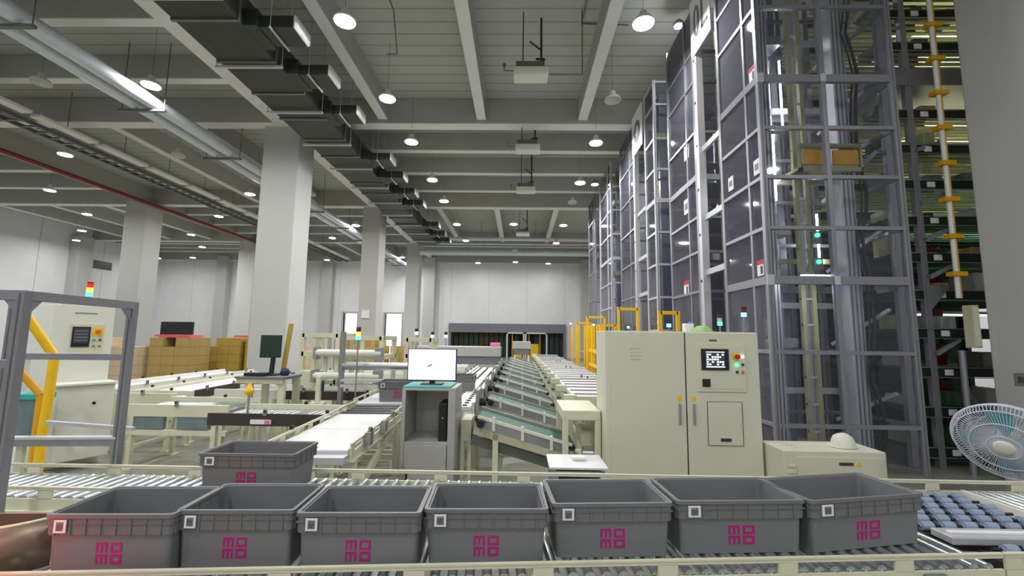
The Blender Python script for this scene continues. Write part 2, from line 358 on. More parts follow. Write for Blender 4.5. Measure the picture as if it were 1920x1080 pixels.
# cable ladder and pale tray
t = thing('cable_ladder', 'perforated grey cable ladder hanging under the left ceiling', 'cable ladder', (-14.9, 0, 7.8))
MB().box(-15.03, -14.98, 0, 36, 7.75, 7.87).box(-14.5, -14.45, 0, 36, 7.75, 7.87).build('side_rail', 'galv', t)
r0 = MB().box(-14.98, -14.5, .2, .27, 7.76, 7.8).build('rung', 'galv', t); part_copies(r0, [(0, .4*k, 0) for k in range(1, 88)])
t = thing('cable_tray', 'pale covered cable tray in short lengths beside the perforated ladder', 'cable tray', (-13.95, 0, 7.8))
c0 = MB().box(-14.12, -13.8, 0, 1.75, 7.8, 7.88).build('tray_length', 'beam', t); part_copies(c0, [(0, 1.95*k, 0) for k in range(1, 18)])
c0 = MB().cyl((-13.96, .9, 7.88), (-13.96, .9, ZR), .01, 6).build('rod', 'galv', t); part_copies(c0, [(0, 1.95*k, 0) for k in range(1, 18)])
# hanging units in the middle
for k, (X, Y) in enumerate(((.2, 9.15), (.2, 13.05), (.2, 16.9), (.15, 24.4))):
    t = thing('ceiling_unit', 'pale boxy unit hanging under the middle ceiling, %s from the camera' % ORD[k], 'ceiling unit', (X, Y, 7.4), group='boxy units under the middle ceiling')
    MB().box(X-.38, X+.38, Y-.1, Y+.25, 7.44, 7.66).build('unit_body', 'pale', t, .03)
    MB().box(X-.34, X+.3, Y-.04, Y+.3, 7.66, 7.82).build('rear_housing', 'galv', t, .02)
    MB().cyl((X-.18, Y+.1, 7.8), (X-.18, Y+.1, ZR), .012, 8).build('rod', 'black', t)
    MB().tube([(X+.1, Y-.06, 7.84), (X+.28, Y-.06, 7.84), (X+.3, Y+.05, 7.9), (X+.24, Y+.3, 7.95), (X+.24, Y+.3, ZC)], .025, 8).build('cable', 'black', t)
    MB().cyl((X+.24, Y+.3, 8.3), (X-.02, Y+.35, 8.55), .02, 8).build('strut', 'black', t)
    MB().tube([(X-.38, Y, 7.6), (X-.6, Y, 7.6), (X-.6, Y, 7.72)], .014, 8).lathe([(.03, 0), (.05, .03), (.03, .07)], (X-.6, Y, 7.7), 10).build('side_sensor', 'galv', t)
# thin conduits on the slab
for k, pts in enumerate((((-2.95, 5, 9.08), (-2.95, 9.2, 9.08), (-2.95, 9.6, 8.3), (-3.2, 9.6, 8.3)), ((1.4, 5, 9.08), (1.4, 9.6, 9.08), (2.5, 9.65, 9.08)), ((.6, 9.2, 7.55), (1.35, 9.2, 7.55), (1.35, 9.2, ZR)))):
    tag(MB().tube(pts, .015, 8).build('conduit', 'galv'), 'thin dark conduit %s' % ('beside the lamps right of the air duct', 'crossing the slab near the right lamps', 'running right from the nearest boxy ceiling unit')[k], 'conduit', 'thin conduits under the slab')
# vent on the left wall
t = thing('wall_vent', 'dark louvred vent high on the left wall', 'vent', (XL+.03, 31.6, 7.0))
MB().box(XL, XL+.06, 30.9, 32.3, 6.3, 6.9).build('vent_frame', 'galv', t)
b = MB()
for q in range(6): b.box(XL+.05, XL+.09, 30.95, 32.25, 6.34+q*.09, 6.38+q*.09)
b.build('louvre', 'black', t)

# ------------------------------------------------------------------ totes with the pink mark
def make_tote():
    t = thing('plastic_tote', 'x', 'tote', (0, 0, 0), world=False, group='grey totes with the pink mark')
    MB().loft([rrect(.257, .158, 0), rrect(.264, .164, .16), rrect(.264, .164, .244), rrect(.258, .158, .244), rrect(.25, .15, .012)]).build('body', 'tote', t)
    b = MB().loft([rrect(.262, .162, .162), rrect(.273, .173, .164), rrect(.275, .175, .23), rrect(.281, .181, .234), rrect(.281, .181, .25), rrect(.267, .167, .25), rrect(.262, .162, .235)], cap0=False, cap1=False)
    for k in range(8):
        x = -.262+.0655*k+.03
        for s in (-1, 1): b.box(x-.003, x+.003, s*.172, s*.1785, .163, .228)
    for k in range(5):
        y = -.15+.075*k
        for s in (-1, 1): b.box(s*.272, s*.2785, y-.003, y+.003, .163, .228)
    for s in (-1, 1): b.box(-.276, .276, s*.17, s*.1785, .208, .2105); b.box(s*.27, s*.2785, -.176, .176, .208, .2105)
    b.build('rim', 'tote_rim', t)
    l = MB().box(-.232, -.18, -.1835, -.1825+.003, .176, .228).build('label', 'white_label', t)
    q = MB().box(-.222, -.19, -.1842, -.1833, .184, .22).build('label_print', 'tote', l)
    MB().box(-.219, -.193, -.1848, -.1841, .205, .208).box(-.219, -.193, -.1848, -.1841, .198, .2005).box(-.217, -.197, -.1848, -.1841, .19, .193).build('label_line', 'ink', l)
    g = MB(); th = .0098; W, H = .05, .041
    def yy(z): return -.158-(z/.16)*.006-.0015   # the front wall leans outward
    def stroke(x0, x1, z0, z1):
        g.add([(x0, yy(z0), z0), (x1, yy(z0), z0), (x1, yy(z1), z1), (x0, yy(z1), z1), (x0, yy(z0)+.003, z0), (x1, yy(z0)+.003, z0), (x1, yy(z1)+.003, z1), (x0, yy(z1)+.003, z1)],
              [(0, 1, 2, 3), (7, 6, 5, 4), (0, 4, 5, 1), (1, 5, 6, 2), (2, 6, 7, 3), (3, 7, 4, 0)])
    for z0 in (.088, .04):
        x0 = -.056
        stroke(x0, x0+W, z0+H-th, z0+H)
        for k in range(3): xx = x0+k*(W-th)/2; stroke(xx, xx+th, z0, z0+H-th)
        x0 = .007
        stroke(x0, x0+W, z0, z0+th); stroke(x0, x0+W, z0+H-th, z0+H); stroke(x0, x0+th, z0+th, z0+H-th); stroke(x0+W-th, x0+W, z0+th, z0+H-th)
        if z0 < .05:
            for ax in (x0+th, x0+W-th-.006): stroke(ax, ax+.006, z0+th, z0+th+.003); stroke(ax, ax+.006, z0+H-th-.003, z0+H-th)
    g.build('logo', 'magenta', t)
    return t
TOTE = make_tote()
ZF = .67
crates = [(82, 326, 965, 965), (328, 552, 957, 957), (553, 790, 962, 962), (794, 1030, 955, 955), (1034, 1264, 945, 943), (1268, 1513, 940, 938), (1520, 1735, 940, 925)]
locs = ['leftmost in the front row, tinted red', 'second from left in the front row', 'third from left in the front row', 'middle one of the front row',
        'third from right in the front row', 'second from right in the front row', 'rightmost in the front row']
for k, (x0, x1, y0, y1) in enumerate(crates):
    a, b = atz(x0, y0, .92), atz(x1, y1, .92); d = b-a; ln = d.length; ang = math.atan2(d.y, d.x); n = Vector((-d.y, d.x, 0)).normalized()
    c = (a+b)/2+n*.181; c.z = ZF
    lab = 'grey tote with pink block lettering, '+locs[k]
    if k == 0: o = TOTE; o.location = c; o.rotation_euler = (0, 0, ang); o['label'] = lab
    else: o = dup(TOTE, c, ang, lab)
    o.scale = (ln/.562*.995, 1, 1)
a, b = atz(374, 848, .92), atz(549, 854, .92); c = (a+b)/2+Vector((0, .18, 0)); c.z = ZF
o = dup(TOTE, c, R(1), 'grey plastic tote with pink block lettering, alone on the rear roller line'); o.scale = ((b-a).length/.562, 1, 1)

# ------------------------------------------------------------------ roller conveyors
def slotted_rail(L, y, z, m='cream', slot=.5, gap=.09, t=.012, inner=1, x0=0):
    """pressed channel: flange on top, slotted web, lower flange; runs along local x"""
    b = MB(); zt = z
    b.box(0, L, y-.009, y+.009, zt-.007, zt)
    b.box(0, L, y-t/2, y+t/2, zt-.022, zt-.008)
    b.box(0, L, y-t/2, y+t/2, zt-.14, zt-.072)
    x = 0
    while x < L: b.box(x, min(L, x+gap), y-t/2, y+t/2, zt-.074, zt-.02); x += slot
    b.box(0, L, y-.03, y+.03, zt-.15, zt-.14)
    b.v = [v+Vector((x0, 0, 0)) for v in b.v]
    return b
def conveyor(name, label, x, y, rz, L, W, z, pitch=.06, r=.024, cover=None, band=None, legs=2, group=None, slot=.5, side='cream', rail_up=.055, legz=0, solid=False, legm='cream', nroll=100, belt_n=1, cat='conveyor', rail_L=None, inset=0, rollm='roller'):
    t = thing(name, label, cat, (x, y, 0), rz, group, world=False)
    zt = z+rail_up
    for yy, s in ((0, 1), (W, -1)):
        if band and yy == 0:
            MB().box(0, L, -.03, .0, zt-.14, zt).build('side_rail', band, t, .004)
        elif solid:
            MB().box(0, L, yy-.02, yy+.02, zt-.15, zt).build('side_rail', side, t, .003)
        else: slotted_rail(L if not rail_L else rail_L, yy, zt, slot=slot, inner=s).build('side_rail', side, t)
    if cover:
        for k in range(belt_n):
            a = .02+(L-.04)*k/belt_n; e = .02+(L-.04)*(k+1)/belt_n-.015
            MB().box(a, e, .03, W-.03, z-.06, z).build('belt', cover, t, .01)
    else:
        n = min(nroll, int((L-.04)/pitch)); p = (L-.04)/max(1, n)
        r0 = MB().cyl((0, .012, 0), (0, W-.012, 0), r, 14).cyl((0, -.0, 0), (0, W, 0), .006, 6).build('roller', rollm, t)
        r0.location = (.02+p/2, 0, z-r); part_copies(r0, [(.02+p/2+p*k, 0, z-r) for k in range(1, n)])
    ns = int(L/.7)
    if L > .9 and not name.startswith('roller_conveyor') or solid:
        for k in range(max(1, ns)):
            xx = L*(k+.5)/max(1, ns); o = MB().box(xx-.02, xx+.02, -.045, -.02, zt-.02, zt+.05).cyl((xx, -.045, zt+.03), (xx, -.055, zt+.03), .012, 8, m=1).build('side_sensor', ['alu', 'black'], t)
            MB().box(xx+.1, xx+.13, W+.0, W+.03, zt, zt+.035).build('reflector', 'black', t)
    for k in range(legs):
        xx = .08+(L-.16)*(k/(legs-1) if legs > 1 else .5)
        b = MB().box(xx-.026, xx+.026, -.026, .026, legz, zt-.149); b.box(xx-.06, xx+.06, -.05, .05, legz, legz+.012)
        b.build('leg', legm, t); b2 = MB().box(xx-.026, xx+.026, W-.026, W+.026, legz, zt-.149); b2.box(xx-.06, xx+.06, W-.05, W+.05, legz, legz+.012); b2.build('leg', legm, t)
        MB().box(xx-.02, xx+.02, .03, W-.03, .3*zt, .3*zt+.05).build('cross_brace', legm, t)
    return t
# front line (slightly skewed to the rear one)
fa = math.atan2(2.26-1.89, 2.43+2.09)
front = conveyor('roller_conveyor', 'cream-railed roller conveyor carrying the front row of totes', -2.16, 1.86, fa, 4.46, .43, ZF, .075, slot=.56, rail_up=.05, legs=4)
slotted_rail(6.3-4.47, 0, ZF+.05, slot=.56, x0=4.47).build('side_rail', 'cream', front)
s0 = MB().box(.42, 1.03, -.03, -.022, ZF-.12, ZF+.018).build('info_sign', 'magenta', front, label='white sign with a magenta border on the rail')
MB().box(.43, 1.02, -.033, -.03, ZF-.11, ZF+.01).build('sign_face', 'white_label', s0)
for xx in (3.18, 4.05): MB().box(xx, xx+.1, -.036, -.01, ZF-.14, ZF-.03).build('hook_plate', 'tote', front)
conveyor('roller_conveyor', 'cream-railed rear roller conveyor behind the front totes', -4.2, 2.82, 0, 6.44, .47, ZF, .074, .02, slot=.6, rail_up=.06, legs=4)
# wheel sorter, cross beam and run-out rollers on the right
SX = 2.3
t = thing('wheel_sorter', 'dark diverter bed of short blue-grey wheels between cream rails', 'sorter', (SX+.5, 2.6, 0))
slotted_rail(1.9, 3.29, ZF+.06, slot=.6, x0=SX).build('side_rail', 'cream', t)
MB().box(SX, 3.1, 2.66, 3.24, ZF-.14, ZF-.05).build('bed', 'rubber', t, .005)
MB().box(2.42, 4.0, 2.36, 2.48, ZF-.14, ZF-.05).build('bed', 'rubber', t, .005)
MB().box(SX+.02, 4.0, 2.5, 2.63, ZF-.04, ZF+.0).build('cross_beam', 'alu_light', t, .006)
MB().box(SX+.05, 3.7, 2.545, 2.57, ZF+.0, ZF+.012).build('wear_strip', 'white_label', t, .003)
wh = MB().cyl((-.032, 0, 0), (.032, 0, 0), .025, 14).cyl((-.042, 0, 0), (.042, 0, 0), .01, 8)
wh.v = [v+OFF[t.name] for v in wh.v]; wh = wh.build('wheel', 'wheel_light', t)
pos = []; RW = [2.71+.1*j for j in range(6)]; RL = [2.36, 2.43]
for j, y in enumerate(RW): pos += [(SX+.07+k*.122+(.06 if j % 2 else 0), y, ZF-.025) for k in range(6)]
for j, y in enumerate(RL): pos += [(2.48+k*.122+(.06 if j % 2 else 0), y, ZF-.025) for k in range(12)]
wh.location = Vector(pos[0])-OFF[t.name]; part_copies(wh, [Vector(p)-OFF[t.name] for p in pos[1:100]])
d0 = MB()
for y in RW: d0.cyl((SX+.02, y, ZF-.025), (3.08, y, ZF-.025), .009, 8)
for y in RL: d0.cyl((2.45, y, ZF-.025), (3.95, y, ZF-.025), .009, 8)
d0.build('drive_shaft', 'wheel_dark', t)
for X in (SX+.05, 3.0): MB().box(X-.03, X+.03, 3.2, 3.26, 0, ZF-.14).build('leg', 'cream', t)
MB().box(3.0, 3.06, 2.53, 2.59, 0, ZF-.1).build('leg', 'cream', t)
t = thing('roller_conveyor', 'short roller section right of the wheel sorter', 'conveyor', (3.6, 2.68, 0))
r0 = MB().cyl((3.17, 2.68, ZF-.022), (3.17, 3.26, ZF-.022), .02, 14).build('roller', 'roller', t); part_copies(r0, [(.06*k, 0, 0) for k in range(1, 17)])
MB().box(3.11, 3.135, 2.66, 3.26, ZF-.1, ZF+.005).build('end_bar', 'pale', t)
for X in (3.2, 4.1): MB().box(X-.03, X+.03, 2.7, 2.76, 0, ZF-.05).box(X-.03, X+.03, 3.2, 3.26, 0, ZF-.05).build('leg', 'cream', t)
# curved guide plates at the left end, with the red scanner
t = thing('guide_plate', 'curved brushed metal guide plate at the left end of the front line', 'guide plate', (-2.3, 1.9, 0))
ctl = [(-2.07, 2.03), (-2.13, 1.95), (-2.22, 1.88), (-2.36, 1.815), (-2.6, 1.75), (-2.95, 1.7)]
pts = []
for q in range(len(ctl)-1):
    p0, p1, p2, p3 = [Vector(ctl[max(0, min(len(ctl)-1, q+d))]) for d in (-1, 0, 1, 2)]
    for u in (0, .25, .5, .75): pts.append(.5*((2*p1)+(p2-p0)*u+(2*p0-5*p1+4*p2-p3)*u*u+(3*p1-p0-3*p2+p3)*u**3))
pts.append(Vector(ctl[-1]))
loops = []
for q, p_ in enumerate(pts):
    d_ = (pts[min(q+1, len(pts)-1)]-pts[max(q-1, 0)]).normalized(); n_ = Vector((-d_.y, d_.x))*.006
    loops.append([(p_.x-n_.x, p_.y-n_.y, .67), (p_.x+n_.x, p_.y+n_.y, .67), (p_.x+n_.x, p_.y+n_.y, .87), (p_.x-n_.x, p_.y-n_.y, .87)])
b = MB().loft(loops, smooth=True); b.build('plate', 'tan_steel', t)
b = MB().tube([(p_.x, p_.y, .872) for p_ in pts], .007, 8)
b.build('edge_roll', 'cream', t)
MB().box(-2.75, -2.72, 1.74, 1.78, 0, .7).box(-2.15, -2.12, 1.96, 2.0, 0, .7).build('leg', 'cream', t)
t = thing('guide_plate', 'rear guide plate glowing red beside the leftmost front tote', 'guide plate', (-2.4, 2.3, 0))
MB().bar((-2.12, 2.16, .755), (-3.0, 2.1, .755), .014, .17).build('plate', 'warm_steel', t)
MB().box(-2.95, -2.92, 2.1, 2.13, 0, .7).box(-2.2, -2.17, 2.14, 2.17, 0, .7).build('leg', 'cream', t)
t = thing('barcode_scanner', 'small dark barcode scanner shining red at the leftmost tote', 'scanner', (-2.42, 1.62, 0))
MB().box(-2.48, -2.36, 1.6, 1.66, .86, .94).build('scanner_body', 'black', t, .006)
MB().cyl((-2.42, 1.64, 0), (-2.42, 1.64, .86), .015, 8).build('stand', 'galv', t)
MB().box(-2.36, -2.355, 1.61, 1.65, .88, .92).build('scanner_window', 'led_red', t)
ld = bpy.data.lights.new('scanner_light', 'SPOT'); ld.energy = 9; ld.color = (1, .04, .04); ld.spot_size = R(75); ld.spot_blend = .8; ld.shadow_soft_size = .03
lo = bpy.data.objects.new('scanner_light', ld); C.objects.link(lo); lo.parent = t; lo.location = (.075, .03, .9)
lo.rotation_euler = Vector((.45, .42, -.05)).to_track_quat('-Z', 'Y').to_euler()

# ------------------------------------------------------------------ aluminium gate frame on the left
def profile(b, a, c, wd=.045): b.bar(a, c, wd, wd); return b
t = thing('profile_frame', 'tall grey aluminium profile frame standing over the rear roller line', 'frame', (-3.05, 3.0, 0))
P1, P2, P3 = (-3.03, 2.62), (-3.14, 3.5), (-4.02, 3.42)
zt = 1.945
for (X, Y) in (P1, P2, P3, (-3.85, 2.55)):
    b = MB().box(X-.027, X+.027, Y-.027, Y+.027, 0, zt); o = b.build('post', 'alu', t, .003)
    MB().box(X-.005, X+.005, Y-.03, Y-.026, .02, zt-.02).build('post_slot', 'galv', o)
MB().bar((*P1, zt-.03), (*P2, zt-.03), .05, .06).build('top_rail', 'alu', t, .002)
MB().bar((*P1, zt-.03), (-3.85, 2.55, zt-.03), .05, .06).build('top_rail', 'alu', t, .002)
MB().bar((*P3, 1.5), (*P2, 1.5), .04, .05).build('mid_rail', 'alu', t, .002)
MB().bar((*P1, 1.5), (-3.85, 2.55, 1.5), .04, .05).build('mid_rail', 'alu', t, .002)
MB().bar((*P3, .84), (*P2, .84), .05, .05).build('lower_rail', 'alu', t, .002)
MB().bar((*P3, .875), (P2[0], P2[1], .875), .06, .02).build('lower_cap', 'alu_light', t, .002)
MB().bar((-4.0, 3.75, .93), (-3.2, 3.7, .9), .03, .03).build('lower_rail', 'alu_light', t, .002)
for (pa, pb) in ((P1, P2), (P2, P1), (P1, (-3.85, 2.55))):
    d = (Vector(pb)-Vector(pa)).normalized(); d = Vector((d.x, d.y, 0)); nn = Vector((-d.y, d.x, 0))*.015
    a = Vector((pa[0], pa[1], zt-.05)); e = a+d*.11; g = a-Vector((0, 0, .12))
    MB().add([a-nn, e-nn, g-nn, a+nn, e+nn, g+nn], [(0, 1, 2), (5, 4, 3), (0, 3, 4, 1), (1, 4, 5, 2), (2, 5, 3, 0)]).build('gusset', 'alu', t)

# ------------------------------------------------------------------ control cabinets
def stack_light(x, y, z, label, cols, pole=.25, r=.03, group='signal lights'):
    t = thing('signal_light', label, 'signal light', (x, y, z), group=group)
    MB().cyl((x, y, z), (x, y, z+pole), r*.3, 8).lathe([(r*.9, 0), (r*.9, .012)], (x, y, z)).build('pole', 'alu', t)
    h = r*1.7
    for k, c in enumerate(cols): MB().cyl((x, y, z+pole+h*k), (x, y, z+pole+h*(k+1)-.004), r, 14).build('light_segment', c, t)
    MB().cyl((x, y, z+pole+h*len(cols)), (x, y, z+pole+h*len(cols)+.012), r*1.02, 14).build('cap', 'black', t)
    return t
t = thing('control_cabinet', 'large two-door cream control cabinet with touch panel', 'cabinet', (1.7, 4.9, 0))
CY = 4.6; cx0, cx1, cm, czt = .9, 2.475, 1.72, 1.78
MB().box(cx0, cx1, CY+.02, CY+.55, 0, czt).build('body', 'cabinet', t, .006)
d1 = MB().box(cx0+.05, cm-.006, CY, CY+.02, .1, czt-.012).build('door', 'cabinet', t, .004)
b = MB()
for q in range(4): b.box(1.15, 1.26, CY-.006, CY, 1.6-q*.036, 1.605-q*.036)
b.build('vent_slot', 'cream', d1)
MB().box(cm-.085, cm-.06, CY-.018, CY, .84, 1.05).build('handle', 'steel', d1, .005); MB().box(cm-.09, cm-.055, CY-.004, CY, 1.07, 1.12).build('warning_label', 'yellow', d1)
d2 = MB().box(cm+.006, cx1-.004, CY, CY+.02, .1, czt-.012).build('door', 'cabinet', t, .004)
MB().box(cm+.06, cm+.085, CY-.018, CY, .84, 1.05).build('handle', 'steel', d2, .005); MB().box(cm+.055, cm+.09, CY-.004, CY, 1.07, 1.12).build('warning_label', 'yellow', d2)
pf = MB().box(1.83, 2.33, CY-.012, CY, 1.17, 1.66).build('control_panel', 'cream', t, .004)
MB().box(1.855, 2.29, CY-.016, CY-.012, 1.2, 1.63).build('panel_face', 'cabinet', pf, .002)
sc = MB().box(1.875, 2.155, CY-.03, CY-.016, 1.39, 1.605).build('screen', 'black', t, .004)
MB().box(1.915, 2.11, CY-.032, CY-.03, 1.415, 1.58).build('display', 'screen_dark', sc)
b = MB(); random.seed(5)
b.box(1.92, 2.11, CY-.0335, CY-.032, 1.57, 1.578); b.box(1.92, 2.11, CY-.0335, CY-.032, 1.418, 1.43)
for row in range(5):
    for q in range(7):
        if random.random() < .75: x = 1.925+q*.026; b.box(x, x+.02, CY-.0335, CY-.032, 1.44+row*.025, 1.44+row*.025+.017)
b.build('display_icon', 'screen_line', sc)
MB().box(1.88, 1.96, CY-.026, CY-.016, 1.22, 1.3).build('dark_socket', 'black', t, .004)
MB().cyl((2.235, CY-.02, 1.53), (2.235, CY-.024, 1.53), .04, 20).cyl((2.235, CY-.024, 1.53), (2.235, CY-.06, 1.53), .022, 16, m=1).build('emergency_stop', ['yellow', 'red'], t)
for (x, z, m) in ((2.295, 1.53, 'led_white'), (2.235, 1.445, 'led_green'), (2.295, 1.45, 'ink'), (2.235, 1.375, 'ink'), (2.295, 1.375, 'orange')):
    MB().cyl((x, CY-.016, z), (x, CY-.03, z), .013, 14).build('push_button', m, t)
MB().box(1.97, 2.05, CY-.003, CY, 1.685, 1.7).build('name_plate', 'ink', t)
hd = MB().box(1.93, 2.275, CY-.006, CY, .64, 1.07).build('access_panel', 'cabinet', t, .003)
b = MB(); 
for a, e, c, f in ((1.925, 2.28, .637, .641), (1.925, 2.28, 1.069, 1.073), (1.925, 1.929, .64, 1.07), (2.276, 2.28, .64, 1.07)): b.box(a, e, CY-.0065, CY, c, f)
b.build('panel_gap', 'ink', hd); MB().box(2.05, 2.155, CY-.012, CY-.006, .68, .71).build('panel_latch', 'ink', hd)
MB().box(cm-.006, cm+.006, CY+.004, CY+.019, .1, czt-.012).build('door_gap', 'black', t)
MB().box(cx0+.03, cx1-.02, CY+.05, CY+.5, -.0, .1).build('plinth', 'rubber', t)
stack_light(2.27, 5.0, czt, 'red over green signal light on top of the large cream cabinet', ['led_green', 'alu_light', 'led_red_off'], .08, .026)
stack_light(2.62, 5.15, 0, 'blue lit signal light on a tall pole right of the cream cabinet', ['led_blue', 'led_red_off'], 1.97, .03)
stack_light(2.78, 8.2, 0, 'small blue lamp on a pole before the yellow portal', ['led_blue'], 1.92, .04)
t = thing('sun_hat', 'pale green cap lying on top of the large cream cabinet', 'cap', (2.05, 4.95, czt))
MB().lathe([(.13, 0), (.13, .01), (.1, .02), (.085, .05), (.05, .07), (.01, .075)], (2.05, 4.95, czt)).build('hat_crown', 'green_cap', t)
MB().box(2.0, 2.25, 4.92, 4.98, czt, czt+.01).build('hat_brim', 'green_cap', t)
tag(MB().box(1.88, 1.98, 5.0, 5.1, czt, czt+.1).build('small_box', 'white_label', bevel=.005), 'small white box on top of the large cream cabinet', 'box')
# low box on the right
t = thing('equipment_box', 'low cream equipment box with louvred side under the white helmet', 'cabinet', (2.97, 4.5, 0))
a = .67
MB().box(2.5, 3.45, 4.3, 4.72, 0, a).build('body', 'cabinet', t, .006)
MB().box(2.62, 3.43, 4.288, 4.3, .06, a-.05).build('door', 'cabinet', t, .003)
MB().box(3.0, 3.13, 4.282, 4.288, .55, .575).build('name_plate', 'ink', t)
MB().add([(3.15, 4.285, .545), (3.21, 4.285, .545), (3.18, 4.285, .59), (3.15, 4.288, .545), (3.21, 4.288, .545), (3.18, 4.288, .59)], [(0, 1, 2), (5, 4, 3), (0, 3, 4, 1), (1, 4, 5, 2), (2, 5, 3, 0)]).build('warning_label', 'yellow', t)
b = MB()
for q in range(6): b.box(2.53, 2.6, 4.288, 4.3, .25+q*.055, .27+q*.055)
b.build('louvre', 'cream', t)
t = thing('safety_helmet', 'white safety helmet resting on the low cream box', 'helmet', (3.2, 4.5, a))
H_ = [(.1, .015), (.102, .03), (.096, .065), (.078, .1), (.045, .122), (.01, .13)]
MB().lathe(H_, (3.2, 4.5, a), 24).build('shell', 'pale', t)
MB().loft([[(3.185+.125*math.cos(q*math.pi/12), 4.5+.108*math.sin(q*math.pi/12), a+h) for q in range(24)] for h in (.004, .016)]).build('brim', 'pale', t)
MB().tube([(3.2+.1*math.cos(R(q)), 4.5, a+.025+.105*math.sin(R(q))) for q in range(0, 181, 15)], .007, 6).build('ridge', 'pale', t)
# small steel table
t = thing('steel_table', 'small white-topped steel table left of the large cream cabinet', 'table', (.6, 4.0, 0))
A, B = atz(1030, 876, .62), atz(1140, 877, .62); y0 = A.y
MB().box(A.x, B.x, y0, y0+.42, .6, .62).build('table_top', 'cream_belt', t, .004)
MB().box(A.x+.04, B.x-.03, y0+.03, y0+.4, .3, .58).build('drawer_case', 'steel', t, .004)
MB().box(A.x+.08, B.x-.07, y0+.022, y0+.03, .5, .55).box(A.x+.08, B.x-.07, y0+.022, y0+.03, .38, .46).build('drawer_slot', 'black', t)
for X in (A.x+.04, B.x-.04):
    for Y in (y0+.04, y0+.38): MB().box(X-.015, X+.015, Y-.015, Y+.015, 0, .6).build('leg', 'steel', t)
tag(MB().box(A.x+.22, A.x+.34, y0+.2, y0+.3, .62, .65).build('small_tray', 'pale', bevel=.01), 'small pale tray on the white-topped steel table', 'tray')

# left control cabinet, turned toward the right
t = thing('control_cabinet', 'tall cream control cabinet with small touch screen behind the profile frame', 'cabinet', (-5.85, 5.4, 0), R(60), world=False)
MB().box(0, .6, 0, .68, 0, 2.04).build('body', 'pale', t, .006)
MB().box(.06, .6, -.3, 0, .12, 1.03).build('desk_box', 'pale', t, .015); MB().box(.03, .62, -.34, 0, 1.03, 1.06).build('desk_top', 'pale', t, .006)
MB().cyl((.4, -.3, .8), (.4, -.315, .8), .018, 12).build('keyhole', 'black', t)
p = MB().box(.18, .51, -.012, 0, 1.4, 1.8).build('control_panel', 'cream', t, .004)
q_ = MB().box(.19, .365, -.024, -.012, 1.5, 1.76).build('screen', 'black', p)
MB().box(.205, .35, -.027, -.024, 1.55, 1.74).build('display', 'screen_dark', q_)
b = MB(); [b.box(.215, .34, -.03, -.027, 1.58+q*.04, 1.59+q*.04) for q in range(4)]; b.build('display_line', 'alu', q_)
MB().box(.39, .49, -.016, -.012, 1.64, 1.75).build('button_plate', 'yellow', p)
MB().cyl((.44, -.016, 1.7), (.44, -.06, 1.7), .024, 14).build('emergency_stop', 'orange', p)
for q, (x, z) in enumerate(((.41, 1.59), (.47, 1.59), (.41, 1.51), (.47, 1.51))): MB().cyl((x, -.012, z), (x, -.03, z), .014, 10).build('push_button', ['teal', 'ink', 'alu', 'alu'][q], p)
MB().box(.2, .42, -.004, 0, 1.93, 1.945).build('name_plate', 'alu', t)
lx = Vector((-5.85, 5.4, 0))+Vector((math.cos(R(60))*.38-math.sin(R(60))*.25, math.sin(R(60))*.38+math.cos(R(60))*.25, 0))
stack_light(lx.x, lx.y, 2.04, 'red, amber and green signal light on the tall left cabinet', ['led_green', 'led_amber', 'led_red'], .14, .035)
# yellow bent guard rails and grey box
def px3(l): return [aty(*q) for q in l]
t = thing('guard_rail', 'thick yellow bent guard rail before the tall left cabinet', 'guard rail', (-4.7, 4.6, 0))
pp = px3([(48, 590, 4.4), (102, 668, 4.6), (92, 740, 4.6), (80, 808, 4.6)]); pp.append(Vector((pp[-1].x, pp[-1].y, 0)))
b = MB().tube(pp[:4], .042, 14); b.cyl(pp[3], pp[4], .042, 14); b.build('rail', 'yellow', t)
MB().box(pp[4].x-.09, pp[4].x+.09, pp[4].y-.09, pp[4].y+.09, 0, .015).build('base_plate', 'yellow', t)
b = MB().cyl(aty(36, 695, 4.6), aty(76, 740, 4.7), .035, 12).cyl(aty(76, 740, 4.7), aty(76, 740, 4.7)*Vector((1, 1, 0)) if False else Vector((aty(76, 740, 4.7).x, 4.7, 0)), .03, 12); b.build('lower_rail', 'mustard', t)
A = aty(28, 742, 4.9); B = aty(74, 742, 4.9)
t = thing('junction_box', 'grey junction box with pale green lid by the yellow rail', 'box', ((A.x+B.x)/2-.1, 4.95, 0))
MB().box(A.x-.25, B.x-.06, 4.9, 5.1, .45, A.z-.04).build('box_body', 'motor_blue', t, .006)
MB().box(A.x-.27, B.x-.04, 4.88, 5.12, A.z-.04, A.z+.02).build('lid', 'teal', t, .004)
MB().box(A.x, B.x-.2, 4.98, 5.02, 0, .45).build('stand', 'cream', t)

# ------------------------------------------------------------------ left field of conveyors
conveyor('transfer_conveyor', 'roller conveyor with dark brown side band behind the lone rear tote', -3.62, 5.2, 0, 1.36, .7, .72, .07, band='band', legs=2, cat='conveyor', solid=True)
tn = thing('caution_plate', 'small pink and white plate on the dark brown band', 'sign', (-3.0, 5.15, .63))
MB().box(-3.1, -2.86, 5.15, 5.168, .66, .71).build('plate', 'white_label', tn); MB().box(-2.93, -2.87, 5.146, 5.15, .665, .705).build('plate_mark', 'pink', tn)
def drive_conveyor(label, x, y, rz, L, W, z, n=3, top='roller', **k):
    t = conveyor('drive_conveyor', label, x, y, rz, L, W, z, solid=True, **k)
    for q in range(n):
        a = .08+(L-.16)*q/n; e = a+(L-.16)/n*.7
        MB().box(a, e, -.01, .05, z-.25, z-.085).build('motor_cover', 'motor_blue', t, .01)
    MB().box(0, L, -.03, .03, z-.32, z-.26).build('lower_beam', 'cream', t)
    return t
